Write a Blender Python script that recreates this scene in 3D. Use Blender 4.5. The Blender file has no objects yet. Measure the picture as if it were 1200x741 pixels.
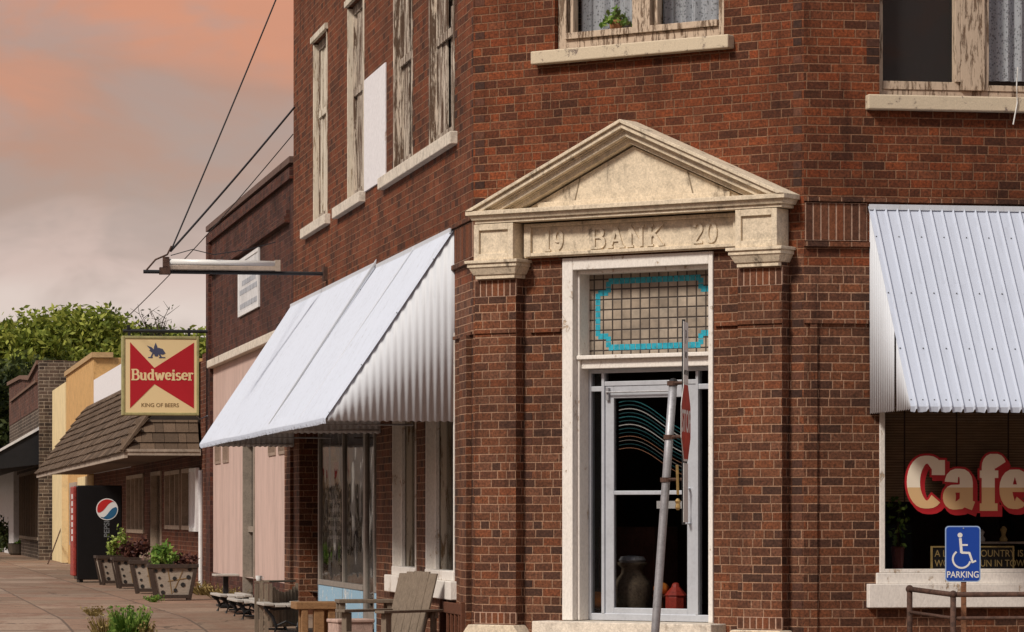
import bpy, bmesh, math, random
from mathutils import Vector
R_ = math.radians
rnd = random.Random(7)
S = bpy.context.scene
COL = S.collection

# ------------------------------------------------------------------ camera
cd = bpy.data.cameras.new('camera'); cam = bpy.data.objects.new('camera', cd); COL.objects.link(cam)
cam.location = (0, 0, 1.2); cam.rotation_euler = (R_(90), 0, 0)
cd.sensor_width = 36; cd.lens = 4300/1200*36; cd.shift_y = (607-370.5)/1200
cd.clip_start = .5; cd.clip_end = 3000
S.camera = cam

# ------------------------------------------------------------------ node helper
class NT:
    def __init__(s, tree): s.t = tree; s.n = tree.nodes; s.l = tree.links
    def put(s, sock, v):
        if v is None: return
        if hasattr(v, 'is_output') or isinstance(v, bpy.types.NodeSocket): s.l.new(v, sock)
        elif isinstance(v, (tuple, list)) and len(v) == 3 and sock.type == 'RGBA': sock.default_value = (*v, 1)
        else: sock.default_value = v
    def node(s, ty, ins=None, **kw):
        n = s.n.new(ty)
        for k, v in kw.items(): setattr(n, k, v)
        for k, v in (ins or {}).items(): s.put(n.inputs[k], v)
        return n
    def m(s, op, a, b=0.0, c=None, clamp=False):
        n = s.n.new('ShaderNodeMath'); n.operation = op; n.use_clamp = clamp
        s.put(n.inputs[0], a); s.put(n.inputs[1], b)
        if c is not None: s.put(n.inputs[2], c)
        return n.outputs[0]
    def mix(s, f, a, b, bt='MIX'):
        n = s.n.new('ShaderNodeMix'); n.data_type = 'RGBA'; n.blend_type = bt
        s.put(n.inputs[0], f); s.put(n.inputs[6], a); s.put(n.inputs[7], b)
        return n.outputs[2]
    def xyz(s, x=0., y=0., z=0.):
        return s.node('ShaderNodeCombineXYZ', {0: x, 1: y, 2: z}).outputs[0]
    def sep(s, v):
        return s.node('ShaderNodeSeparateXYZ', {0: v}).outputs
    def scale(s, v, k):
        return s.node('ShaderNodeVectorMath', {0: v, 1: k if isinstance(k, tuple) else (k, k, k)}, operation='MULTIPLY').outputs[0]
    def noise(s, v, sc=1., det=4., rough=.55, dist=0., col=False):
        n = s.node('ShaderNodeTexNoise', {'Vector': v, 'Scale': sc, 'Detail': det, 'Roughness': rough, 'Distortion': dist})
        return n.outputs['Color' if col else 'Fac']
    def white(s, v):
        return s.node('ShaderNodeTexWhiteNoise', {'Vector': v}, noise_dimensions='3D').outputs['Value']
    def ss(s, v, a, b, lo=0., hi=1.):
        n = s.node('ShaderNodeMapRange', {0: v, 1: a, 2: b, 3: lo, 4: hi}, interpolation_type='SMOOTHSTEP'); return n.outputs[0]
    def ramp(s, f, stops, interp='LINEAR'):
        n = s.node('ShaderNodeValToRGB', {0: f}); cr = n.color_ramp; cr.interpolation = interp
        while len(cr.elements) < len(stops): cr.elements.new(.5)
        for e, (p, c) in zip(cr.elements, stops): e.position = p; e.color = (*c, 1)
        return n.outputs[0]
    def bump(s, h, dist=.005, st=1.):
        return s.node('ShaderNodeBump', {'Height': h, 'Distance': dist, 'Strength': st}).outputs[0]

# ------------------------------------------------------------------ world and sun
W = bpy.data.worlds.new('World'); S.world = W; W.use_nodes = True
w = NT(W.node_tree); w.n.clear()
SUN_AZ, SUN_EL = 226, 42          # compass style: azimuth of the sun measured clockwise from +Y
sky = w.node('ShaderNodeTexSky', sky_type='NISHITA', sun_disc=False)
sky.sun_elevation = R_(SUN_EL); sky.sun_rotation = R_(SUN_AZ)
tc = w.node('ShaderNodeTexCoord').outputs['Generated']
sx, sy, sz = w.sep(tc)
n1 = w.noise(w.scale(tc, (1, 1, 2.2)), 9., 5., .55, .6)
n2 = w.noise(w.scale(tc, (1, 1, 1.8)), 22., 4., .55, .4)
el = w.m('ADD', sz, w.m('MULTIPLY', w.m('SUBTRACT', n1, .5), .085))
base = w.ramp(el, [(0, (.70, .60, .56)), (.05, (.78, .65, .59)), (.072, (.68, .51, .45)), (.095, (.47, .315, .25)),
                   (.112, (.50, .275, .19)), (.135, (.70, .29, .155)), (.19, (.64, .36, .25)), (.4, (.50, .46, .46)), (1, (.62, .66, .74))])
grey = w.mix(w.ss(n2, .46, .66, 0, .55), base, (.42, .325, .285))
lowmask = w.ss(sz, .2, .35)
cl = w.mix(lowmask, grey, base)
tot = w.mix(.9, w.scale(sky.outputs[0], .10), cl)
bg = w.node('ShaderNodeBackground', {'Color': tot, 'Strength': .86})
wo = w.node('ShaderNodeOutputWorld'); w.l.new(bg.outputs[0], wo.inputs[0])

sl = bpy.data.lights.new('sun', 'SUN'); sl.energy = 2.9; sl.angle = R_(11); sl.color = (1, .91, .80)
sun = bpy.data.objects.new('sun', sl); COL.objects.link(sun)
az, e_ = R_(SUN_AZ), R_(SUN_EL)
sd = Vector((math.sin(az)*math.cos(e_), math.cos(az)*math.cos(e_), math.sin(e_)))
sun.rotation_euler = sd.to_track_quat('Z', 'Y').to_euler()
sun.location = (-20, -10, 30)
V = S.view_settings; V.view_transform = 'Standard'; V.look = 'None'; V.exposure = 0.22; V.gamma = 1; V.use_curve_mapping = False

# ------------------------------------------------------------------ frames
class Fr:
    """vertical plane frame: u along the wall, d outwards, z up"""
    def __init__(s, O, U, N=None):
        s.O = O; s.U = U; s.N = N if N else (U[1], -U[0])
    def P(s, u, d, z): return (s.O[0]+u*s.U[0]+d*s.N[0], s.O[1]+u*s.U[1]+d*s.N[1], z)
    def hit(s, px, py, d=0):
        k = (px-600)/4300.
        ox = s.O[0]+d*s.N[0]; oy = s.O[1]+d*s.N[1]
        t = (k*oy-ox)/(s.U[0]-k*s.U[1]); Y = oy+t*s.U[1]
        return t, 1.2+(607-py)/4300.*Y
    def sub(s, u, d=0, ang=0):
        p = s.P(u, d, 0); a = R_(ang); c, n = math.cos(a), math.sin(a)
        U = (s.U[0]*c-s.U[1]*n, s.U[0]*n+s.U[1]*c); Nn = (s.N[0]*c-s.N[1]*n, s.N[0]*n+s.N[1]*c)
        return Fr((p[0], p[1]), U, Nn)
CLp = (-.340, 32.48); CRp = (2.429, 30.54)
FL = Fr(CLp, (-.1744, .9847), (-.9847, -.1744))
FC = Fr(CLp, (.8192, -.5736), (-.5736, -.8192))
FR = Fr(CRp, (.9847, .1744), (.1744, -.9847))
def world_frame(x, y, ang=0):
    a = R_(ang); return Fr((x, y), (math.cos(a), math.sin(a)), (math.sin(a), -math.cos(a)))

# ------------------------------------------------------------------ mesh builder (world coordinates)
class MB:
    def __init__(s): s.v = []; s.f = []; s.uv = {}; s.mi = []
    def poly(s, pts, uv=None):
        b = len(s.v); s.v += [tuple(p) for p in pts]; s.f.append(list(range(b, b+len(pts))))
        if uv: s.uv[len(s.f)-1] = uv
    def box(s, F, u0, u1, d0, d1, z0, z1):
        b = len(s.v)
        for z in (z0, z1):
            for (u, d) in ((u0, d0), (u1, d0), (u1, d1), (u0, d1)): s.v.append(F.P(u, d, z))
        for q in ((0,1,2,3), (7,6,5,4), (0,4,5,1), (1,5,6,2), (2,6,7,3), (3,7,4,0)): s.f.append([b+i for i in q])
        return s
    def hexa(s, pts):
        b = len(s.v); s.v += [tuple(p) for p in pts]
        for q in ((0,1,2,3), (7,6,5,4), (0,4,5,1), (1,5,6,2), (2,6,7,3), (3,7,4,0)): s.f.append([b+i for i in q])
        return s
    def prism(s, F, pts, d0, d1):
        """polygon in (u, z) pushed from d0 to d1"""
        b = len(s.v); n = len(pts)
        for d in (d0, d1):
            for (u, z) in pts: s.v.append(F.P(u, d, z))
        s.f.append([b+i for i in range(n)]); s.f.append([b+n+i for i in reversed(range(n))])
        for i in range(n): j = (i+1) % n; s.f.append([b+i, b+n+i, b+n+j, b+j])
        return s
    def prismd(s, F, pts, u0, u1):
        """polygon in (d, z) pushed from u0 to u1"""
        b = len(s.v); n = len(pts)
        for u in (u0, u1):
            for (d, z) in pts: s.v.append(F.P(u, d, z))
        s.f.append([b+i for i in range(n)]); s.f.append([b+n+i for i in reversed(range(n))])
        for i in range(n): j = (i+1) % n; s.f.append([b+i, b+n+i, b+n+j, b+j])
        return s
    def quadprism(s, F, a, b_, wdt, d0, d1):
        """stroke segment in (u,z)"""
        (x0, y0), (x1, y1) = a, b_; L = math.hypot(x1-x0, y1-y0) or 1; nx, ny = -(y1-y0)/L*wdt/2, (x1-x0)/L*wdt/2
        return s.prism(F, [(x0+nx, y0+ny), (x1+nx, y1+ny), (x1-nx, y1-ny), (x0-nx, y0-ny)], d0, d1)
    def tube(s, path, r, seg=8, cap=True):
        path = [Vector(p) for p in path]; n = len(path)
        rs = r if isinstance(r, (list, tuple)) else [r]*n
        rings = []
        for i, p in enumerate(path):
            t = (path[min(i+1, n-1)]-path[max(i-1, 0)]).normalized()
            a = t.cross(Vector((0, 0, 1)))
            if a.length < .05: a = t.cross(Vector((1, 0, 0)))
            a.normalize(); c = a.cross(t)
            b = len(s.v)
            for k in range(seg):
                g = 2*math.pi*k/seg; s.v.append(tuple(p+(a*math.cos(g)+c*math.sin(g))*rs[i]))
            rings.append(b)
        for i in range(n-1):
            for k in range(seg):
                k2 = (k+1) % seg; s.f.append([rings[i]+k, rings[i]+k2, rings[i+1]+k2, rings[i+1]+k])
        if cap:
            s.f.append([rings[0]+k for k in reversed(range(seg))]); s.f.append([rings[-1]+k for k in range(seg)])
        return s
    def lathe(s, c, prof, seg=16):
        """prof: list of (r, z) from bottom up"""
        rings = []
        for (r, z) in prof:
            b = len(s.v)
            for k in range(seg):
                g = 2*math.pi*k/seg; s.v.append((c[0]+r*math.cos(g), c[1]+r*math.sin(g), c[2]+z))
            rings.append(b)
        for i in range(len(prof)-1):
            for k in range(seg):
                k2 = (k+1) % seg; s.f.append([rings[i]+k, rings[i]+k2, rings[i+1]+k2, rings[i+1]+k])
        s.f.append([rings[0]+k for k in reversed(range(seg))]); s.f.append([rings[-1]+k for k in range(seg)])
        return s
    def ball(s, c, r, seg=10, sq=1.):
        pr = [(max(.001, r*math.sin(math.pi*i/6)), -r*sq*math.cos(math.pi*i/6)) for i in range(7)]
        return s.lathe(c, pr, seg)
    def build(s, name, mat, parent=None, loc=None, smooth=False, bevel=0, solid=0, normals=True, auto=None):
        root = parent
        while root is not None and root.parent is not None: root = root.parent
        o3 = Vector(root.location) if root is not None else Vector(loc if loc is not None else base_of(s.v))
        me = bpy.data.meshes.new(name)
        me.from_pydata([tuple(Vector(p)-o3) for p in s.v], [], s.f)
        if normals:
            bm = bmesh.new(); bm.from_mesh(me); bmesh.ops.recalc_face_normals(bm, faces=bm.faces[:]); bm.to_mesh(me); bm.free()
        uvl = me.uv_layers.new(name='UVMap')
        for pi, p in enumerate(me.polygons):
            n = p.normal; custom = s.uv.get(pi)
            if abs(n.z) > .9: t = (1, 0)
            else:
                L = math.hypot(n.x, n.y); t = (-n.y/L, n.x/L)
            for q, li in enumerate(p.loop_indices):
                if custom and not normals: uvl.data[li].uv = custom[q]; continue
                c = me.vertices[me.loops[li].vertex_index].co + o3
                uvl.data[li].uv = (c.x, c.y) if abs(n.z) > .9 else (c.x*t[0]+c.y*t[1], c.z)
        me.materials.append(mat)
        if smooth:
            for p in me.polygons: p.use_smooth = True
        o = bpy.data.objects.new(name, me); COL.objects.link(o)
        if parent is not None: o.parent = parent
        else: o.location = o3
        if solid:
            md = o.modifiers.new('solid', 'SOLIDIFY'); md.thickness = solid; md.offset = -1
        if bevel:
            md = o.modifiers.new('bevel', 'BEVEL'); md.width = bevel; md.segments = 2; md.limit_method = 'ANGLE'; md.angle_limit = R_(40)
            md.harden_normals = False
        return o
def base_of(v):
    n = len(v); return (sum(p[0] for p in v)/n, sum(p[1] for p in v)/n, min(p[2] for p in v))
def tag(o, label=None, cat=None, group=None, kind=None):
    if label: o['label'] = label
    if cat: o['category'] = cat
    if group: o['group'] = group
    if kind: o['kind'] = kind
    return o
def thing(name, label, cat, loc, group=None, rz=0):
    o = bpy.data.objects.new(name, None); COL.objects.link(o); o.location = loc; o.rotation_euler = (0, 0, rz)
    o.empty_display_size = .2
    return tag(o, label, cat, group)
def copy_thing(root, loc, rz, label):
    def cp(o, par):
        c = o.copy(); COL.objects.link(c)
        if par is not None: c.parent = par
        for ch in list(o.children): cp(ch, c)
        return c
    r = cp(root, None); r.location = loc; r.rotation_euler = (0, 0, rz); r['label'] = label
    return r

# ------------------------------------------------------------------ materials
def new_mat(name, rough=.8, metal=0., spec=.5):
    m = bpy.data.materials.new(name); m.use_nodes = True
    t = NT(m.node_tree); b = m.node_tree.nodes['Principled BSDF']
    b.inputs['Roughness'].default_value = rough; b.inputs['Metallic'].default_value = metal
    b.inputs['Specular IOR Level'].default_value = spec
    return m, t, b
def plain(name, col, rough=.7, metal=0., var=.25, sc=6., bump=.002, spec=.4, stretch=(1, 1, 1)):
    m, t, b = new_mat(name, rough, metal, spec)
    co = t.scale(t.node('ShaderNodeTexCoord').outputs['Object'], stretch)
    n = t.noise(co, sc, 6., .65); n2 = t.noise(co, sc*7, 4., .6)
    f = t.m('ADD', t.m('MULTIPLY', n, .6), t.m('MULTIPLY', n2, .4))
    dark = tuple(c*(1-var*1.6) for c in col); light = tuple(min(.9, c*(1+var)) for c in col)
    t.l.new(t.ramp(f, [(.32, dark), (.5, col), (.68, light)]), b.inputs['Base Color'])
    if bump: t.l.new(t.bump(f, bump), b.inputs['Normal'])
    return m
def brick_mat(name, cols, mortar, h=.0733, wd=.192, jt=.009, dirt=.4, wear=(0, 0, 0), bmp=.006):
    m, t, b = new_mat(name, .88, 0, .25)
    uv = t.node('ShaderNodeUVMap').outputs[0]
    wob = t.noise(uv, 3., 2., .5)
    u, v, _ = t.sep(uv)
    v = t.m('ADD', v, t.m('MULTIPLY', t.m('SUBTRACT', wob, .5), .008))
    r = t.m('DIVIDE', v, h); row = t.m('FLOOR', r); fv = t.m('SUBTRACT', r, row)
    odd = t.m('MULTIPLY', t.m('ABSOLUTE', t.m('MODULO', row, 2.)), .5)
    jit = t.m('MULTIPLY', t.white(t.xyz(3.3, row, 1.)), .22)
    x = t.m('ADD', t.m('ADD', t.m('DIVIDE', u, wd), odd), jit); col = t.m('FLOOR', x); fu = t.m('SUBTRACT', x, col)
    sp = t.m('GREATER_THAN', t.white(t.xyz(col, row, 7.)), .86)
    half = t.m('MULTIPLY', t.m('FLOOR', t.m('MULTIPLY', fu, 2.)), sp)
    fu2 = t.m('MULTIPLY', fu, 2.); fu2 = t.m('SUBTRACT', fu2, t.m('FLOOR', fu2))
    du1 = t.m('MULTIPLY', t.m('MINIMUM', fu, t.m('SUBTRACT', 1., fu)), wd)
    du2 = t.m('MULTIPLY', t.m('MINIMUM', fu2, t.m('SUBTRACT', 1., fu2)), wd/2)
    du = t.m('ADD', t.m('MULTIPLY', du1, t.m('SUBTRACT', 1., sp)), t.m('MULTIPLY', du2, sp))
    dv = t.m('MULTIPLY', t.m('MINIMUM', fv, t.m('SUBTRACT', 1., fv)), h)
    dist = t.m('MINIMUM', du, dv)
    edge = t.noise(uv, 70., 3., .6)
    dist = t.m('ADD', dist, t.m('MULTIPLY', t.m('SUBTRACT', edge, .5), .006))
    body = t.ss(dist, jt/2-.0018, jt/2+.0018)
    rc = t.white(t.xyz(t.m('ADD', col, t.m('MULTIPLY', half, .37)), row, 2.))
    k = len(cols)
    bc = t.ramp(rc, [(i/k, c) for i, c in enumerate(cols)], 'CONSTANT')
    g1 = t.noise(uv, 45., 5., .7); g2 = t.noise(uv, 1.1, 4., .6); g3 = t.noise(t.scale(uv, (14., 5., 1.)), 3., 4., .7)
    bc = t.mix(1., bc, t.ramp(g1, [(.28, (.34, .31, .29)), (.5, (1, 1, 1)), (.72, (1.85, 1.8, 1.7))]), 'MULTIPLY')
    bc = t.mix(t.ss(g3, .52, .70, 0, .72), bc, (cols[0][0]*.25, cols[0][1]*.3, cols[0][2]*.3))
    mo = t.mix(t.ss(g3, .5, .75, 0, .8), mortar, tuple(c*.35 for c in mortar))
    mo = t.mix(1., mo, t.ramp(g1, [(.3, (.7, .7, .7)), (.7, (1.25, 1.25, 1.25))]), 'MULTIPLY')
    c = t.mix(body, mo, bc)
    c = t.mix(1., c, t.ramp(g2, [(.3, (1-dirt, 1-dirt, 1-dirt)), (.6, (1.08, 1.06, 1.04))]), 'MULTIPLY')
    stk = t.noise(t.scale(uv, (2.6, .28, 1.)), 1.6, 5., .65); c = t.mix(1., c, t.ramp(stk, [(.30, (.52, .50, .50)), (.47, (1, 1, 1)), (.62, (1.0, 1.0, 1.0)), (.75, (1.22, 1.2, 1.18))]), 'MULTIPLY')
    t.l.new(c, b.inputs['Base Color'])
    hgt = t.m('ADD', t.m('MULTIPLY', body, 1.), t.m('ADD', t.m('MULTIPLY', g1, .35), t.m('MULTIPLY', rc, .25)))
    t.l.new(t.bump(hgt, bmp), b.inputs['Normal'])
    return m
RED = [(.165, .060, .028), (.130, .050, .025), (.180, .068, .033), (.118, .047, .026), (.155, .056, .027), (.095, .038, .021), (.190, .066, .029), (.160, .067, .037), (.072, .033, .021), (.185, .060, .026), (.135, .054, .028), (.170, .072, .040), (.150, .058, .029), (.108, .043, .024), (.165, .062, .031), (.085, .037, .023), (.148, .062, .035)]
RED = [(a*.88, b*.90, c*.94) for a, b, c in RED]
M_brick = brick_mat('red_brick', RED, (.36, .215, .14), jt=.0098)
M_brickhi = brick_mat('upper_red_brick', [(a*1.12, b*.84, c*.66) for a, b, c in RED], (.255, .135, .078), jt=.0095)
M_brick2 = brick_mat('purple_brown_brick', [(a*.66, b*.62, c*.85) for a, b, c in RED], (.13, .072, .050), dirt=.5)
M_brick3 = brick_mat('storefront_brick', [(a*.95, b*.8, c*.8) for a, b, c in RED], (.30, .17, .12))
M_brick4 = brick_mat('dark_brick', [(.07, .05, .04), (.10, .07, .055), (.05, .036, .03), (.12, .09, .07), (.085, .06, .045)], (.30, .25, .20), h=.10, wd=.30, jt=.018)
M_brick5 = brick_mat('dull_red_brick', [(.13, .055, .04), (.10, .045, .034), (.15, .07, .05), (.09, .05, .04)], (.20, .14, .11), h=.10, wd=.3)
def island_brick(name, cols):
    m, t, b = new_mat(name, .88, 0, .25)
    g = t.node('ShaderNodeNewGeometry').outputs['Random Per Island']
    k = len(cols); bc = t.ramp(g, [(i/k, c) for i, c in enumerate(cols)], 'CONSTANT')
    co = t.node('ShaderNodeTexCoord').outputs['Object']; n = t.noise(co, 40., 5., .7)
    t.l.new(t.mix(1., bc, t.ramp(n, [(.3, (.5, .5, .5)), (.7, (1.4, 1.4, 1.4))]), 'MULTIPLY'), b.inputs['Base Color'])
    t.l.new(t.bump(n, .003), b.inputs['Normal']); return m
M_soldier = island_brick('soldier_brick', RED)
M_mortar = plain('mortar', (.40, .26, .19), .95, var=.3, sc=20)
def stone_mat(name, col, stain=(.10, .075, .055), lo=.56, hi=.72):
    m, t, b = new_mat(name, .9, 0, .25)
    co = t.node('ShaderNodeTexCoord').outputs['Object']
    a = t.noise(co, 2.2, 6., .7, .6); g = t.noise(co, 55., 5., .75); mid = t.noise(co, 11., 5., .7)
    zz = t.noise(t.scale(co, (6, 6, 1.1)), 2., 5., .7)
    c = t.ramp(mid, [(.3, tuple(x*.72 for x in col)), (.5, col), (.7, tuple(min(.85, x*1.15) for x in col))])
    c = t.mix(t.ss(t.m('ADD', t.m('MULTIPLY', a, .6), t.m('MULTIPLY', zz, .4)), lo, hi, 0, .85), c, stain)
    c = t.mix(1., c, t.ramp(g, [(.3, (.72, .72, .72)), (.6, (1.08, 1.08, 1.08))]), 'MULTIPLY')
    t.l.new(c, b.inputs['Base Color']); t.l.new(t.bump(t.m('ADD', g, mid), .003), b.inputs['Normal']); return m
M_stone = stone_mat('limestone', (.68, .58, .44), (.07, .05, .037), .54, .66)
M_stone2 = stone_mat('painted_sill_stone', (.66, .59, .50), (.16, .11, .08), .53, .70)
def peel_mat(name, paint, wood, amt=.5, sc=3., stretch=(9, 9, 1.2), rough=.75):
    m, t, b = new_mat(name, rough, 0, .3)
    co = t.scale(t.node('ShaderNodeTexCoord').outputs['Object'], stretch)
    n = t.noise(co, sc, 7., .72, .4); g = t.noise(co, sc*9, 4., .7)
    f = t.ss(t.m('ADD', t.m('MULTIPLY', n, .75), t.m('MULTIPLY', g, .25)), amt-.035, amt+.035)
    wc = t.ramp(g, [(.25, tuple(x*.35 for x in wood)), (.5, wood), (.75, tuple(x*1.5 for x in wood))])
    pc = t.ramp(g, [(.25, tuple(x*.78 for x in paint)), (.6, paint)])
    t.l.new(t.mix(f, pc, wc), b.inputs['Base Color'])
    t.l.new(t.bump(t.m('SUBTRACT', g, t.m('MULTIPLY', f, 1.2)), .003), b.inputs['Normal']); return m
M_whitepaint = peel_mat('old_white_paint', (.80, .76, .71), (.40, .30, .21), .60, 1.6, (4, 4, 2))
M_peel = peel_mat('peeling_window_paint', (.66, .57, .47), (.12, .075, .05), .49, 2.2, (10, 10, 1.0))
M_peelpink = peel_mat('peeling_frame_paint', (.56, .44, .33), (.17, .11, .07), .54, 2.6, (11, 11, 1.6))
M_silly = peel_mat('flaking_sill_paint', (.62, .52, .38), (.18, .13, .12), .60, 2., (5, 5, 5))
M_board = peel_mat('white_board', (.80, .78, .80), (.45, .38, .34), .66, 1.2, (3, 3, 2))
M_trimyellow = peel_mat('cream_trim', (.68, .61, .50), (.24, .16, .09), .555, 2.0, (8, 8, 1))
M_alu = plain('satin_aluminium', (.52, .55, .60), .42, .35, var=.10, sc=5, bump=.0004, spec=.5)
M_galv = plain('galvanised_steel', (.36, .36, .38), .5, .55, var=.25, sc=18, bump=.0008)
def sheet_mat(name, col):
    m, t, b = new_mat(name, .5, .0, .4)
    co = t.node('ShaderNodeTexCoord').outputs['Object']; n = t.noise(co, 2.5, 6., .7, .3); g = t.noise(t.scale(t.node('ShaderNodeUVMap').outputs[0], (11., .55, 1.)), 2.2, 6., .7)
    f = t.m('ADD', t.m('MULTIPLY', n, .35), t.m('MULTIPLY', g, .65))
    t.l.new(t.ramp(f, [(.28, (col[0]*.70, col[1]*.66, col[2]*.60)), (.40, tuple(c*.92 for c in col)), (.48, col), (.7, tuple(min(.9, c*1.05) for c in col))]), b.inputs['Base Color'])
    t.l.new(t.bump(n, .004), b.inputs['Normal']); return m
M_awn = sheet_mat('white_corrugated_sheet', (.50, .545, .64))
M_awnside = sheet_mat('grey_corrugated_sheet', (.60, .635, .69))
M_rivet = plain('rivet_steel', (.12, .12, .12), .6, .5, bump=0)
M_iron = plain('black_iron', (.018, .018, .02), .5, .2, var=.4, sc=20)
M_rust = plain('rusty_pipe', (.085, .045, .032), .8, .2, var=.6, sc=25, bump=.003)
M_rustpost = plain('rusty_post', (.20, .09, .045), .8, .1, var=.6, sc=18, bump=.003)
def wood_mat(name, col, var=.5, ax=(1, 1, 1), sc=5):
    m, t, b = new_mat(name, .85, 0, .25)
    uv = t.node('ShaderNodeTexCoord').outputs['Object']
    n = t.noise(t.scale(uv, ax), sc, 7., .7, .5); n2 = t.noise(t.scale(uv, ax), sc*6, 4., .6)
    isl = t.node('ShaderNodeNewGeometry').outputs['Random Per Island']
    f = t.m('ADD', t.m('MULTIPLY', n, .6), t.m('MULTIPLY', n2, .4))
    c = t.ramp(f, [(.3, tuple(x*(1-var) for x in col)), (.5, col), (.7, tuple(x*(1+var*.7) for x in col))])
    c = t.mix(1., c, t.ramp(isl, [(0, (.62, .62, .62)), (1, (1.2, 1.2, 1.2))]), 'MULTIPLY')
    t.l.new(c, b.inputs['Base Color']); t.l.new(t.bump(f, .004), b.inputs['Normal']); return m
M_woodgrey = wood_mat('weathered_grey_wood', (.23, .18, .135), .5, (9, 9, 1.5), 6)
M_woodseat = wood_mat('bleached_slats', (.55, .51, .46), .3, (3, 3, 3), 6)
M_woodbrown = wood_mat('brown_bench_wood', (.14, .055, .030), .5, (2, 2, 9), 6)
M_woodorange = wood_mat('orange_block_wood', (.34, .19, .09), .55, (3, 3, 6), 6)
M_shingle = wood_mat('cedar_shingles', (.125, .084, .056), .5, (8, 8, 2), 5)
M_fascia = plain('fascia_board', (.38, .31, .25), .8, var=.3)
M_pink = plain('pink_stucco', (.53, .385, .335), .9, var=.16, sc=1.3, bump=.001, stretch=(2, 2, .45))
M_brownboard = plain('brown_board', (.15, .085, .06), .85, var=.3)
M_yellow = plain('pale_yellow_paint', (.72, .58, .33), .9, var=.12, sc=2)
M_tan = plain('tan_render', (.55, .33, .13), .9, var=.25, sc=5)
M_black = plain('black_enamel', (.006, .006, .007), .35, 0, var=.2, bump=0)
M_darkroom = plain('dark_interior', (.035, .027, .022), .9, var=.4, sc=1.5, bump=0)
M_roomlight = plain('interior_wall', (.12, .09, .07), .9, var=.3, sc=1.5, bump=0)
M_blue = peel_mat('blue_painted_board', (.30, .50, .66), (.62, .66, .68), .56, 2., (3, 3, 3), .6)
M_pinkblock = plain('pink_concrete_block', (.44, .31, .26), .95, var=.3, sc=12)
M_terra = plain('terracotta', (.48, .22, .10), .85, var=.2)
M_roof = plain('roof_felt', (.06, .06, .06), .95)
M_darkawn = plain('black_awning_cloth', (.007, .007, .009), .85, var=.3)
M_white = plain('white_enamel', (.74, .74, .74), .5, var=.1, bump=0)
M_farwhite = plain('far_white_wall', (.62, .62, .63), .8, var=.15)
def flat(name, c, rough=.55, spec=.4):
    m, t, b = new_mat(name, rough, 0, spec); b.inputs['Base Color'].default_value = (*c, 1); return m
M_cream = flat('sign_cream', (.76, .60, .33)); M_signred = flat('sign_red', (.42, .008, .018)); M_navy = flat('emblem_navy', (.06, .07, .13))
M_brownink = flat('sign_brown_ink', (.22, .14, .06)); M_stopred = plain('faded_stop_red', (.44, .045, .025), .6, var=.35, sc=9, bump=0)
M_signwhite = plain('sign_white', (.70, .69, .66), .55, var=.15, sc=20, bump=0); M_signblue = flat('parking_blue', (.01, .055, .33), .4)
M_ink = flat('black_ink', (.015, .015, .015)); M_gold = plain('gilded_frame', (.55, .40, .16), .6, var=.3)
M_lred = flat('letter_red', (.42, .012, .02)); M_teal = plain('teal_glass', (.03, .33, .44), .3, var=.35, sc=30, bump=0)
M_pepred = flat('globe_red', (.55, .03, .03), .3); M_pepwhite = flat('globe_white', (.80, .80, .80), .3); M_pepblue = flat('globe_blue', (.03, .13, .26), .3)
M_orange = plain('pumpkin_orange', (.60, .20, .03), .6, var=.3); M_redlamp = plain('red_lantern_paint', (.50, .06, .04), .5, var=.3)
M_tealink = flat('teal_decal', (.03, .20, .22)); M_tealdim = flat('dim_teal_decal', (.015, .09, .10)); M_whitedim = flat('grey_decal', (.25, .24, .22)); M_whiteink = flat('white_decal', (.62, .62, .60)); M_tanink = flat('tan_decal', (.40, .20, .12)); M_greenink = flat('green_decal', (.2, .42, .1))
M_tube = flat('frosted_lamp_tube', (.74, .74, .72), .3)
M_brass = plain('brass', (.45, .30, .12), .4, .8, bump=0)
def glass(name, tint=(.9, .9, .9), refl=1., rough=.02, dust=.0):
    m = bpy.data.materials.new(name); m.use_nodes = True; t = NT(m.node_tree); t.n.clear()
    fc = t.node('ShaderNodeLayerWeight', {'Blend': .5}).outputs['Facing']; fr = t.m('ADD', t.m('MULTIPLY', t.m('POWER', fc, 5.), .96), .04)
    tr = t.node('ShaderNodeBsdfTransparent', {'Color': tint}); gl = t.node('ShaderNodeBsdfGlossy', {'Color': (1, 1, 1), 'Roughness': rough})
    co = t.node('ShaderNodeTexCoord').outputs['Object']
    n = t.noise(co, 1.3, 2., .5)
    bp = t.bump(n, .01); t.l.new(bp, gl.inputs['Normal'])
    mx = t.node('ShaderNodeMixShader'); t.l.new(t.m('MULTIPLY', fr, refl), mx.inputs[0]); t.l.new(tr.outputs[0], mx.inputs[1]); t.l.new(gl.outputs[0], mx.inputs[2])
    out = t.node('ShaderNodeOutputMaterial')
    if dust:
        df = t.node('ShaderNodeBsdfDiffuse', {'Color': (.5, .5, .5)}); m2 = t.node('ShaderNodeMixShader')
        sp = t.ss(t.noise(co, 60., 2., .5), .66, .72, 0., dust)
        t.l.new(sp, m2.inputs[0]); t.l.new(mx.outputs[0], m2.inputs[1]); t.l.new(df.outputs[0], m2.inputs[2]); t.l.new(m2.outputs[0], out.inputs[0])
    else: t.l.new(mx.outputs[0], out.inputs[0])
    return m
M_glass = glass('window_glass', (.78, .78, .78), .42); M_glassdark = glass('dark_window_glass', (.5, .5, .52), .22, dust=.22); M_shopglass = glass('shop_glass', (.7, .7, .7), .5)
M_glassclear = glass('old_clear_glass', (.95, .95, .95), .3)
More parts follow.
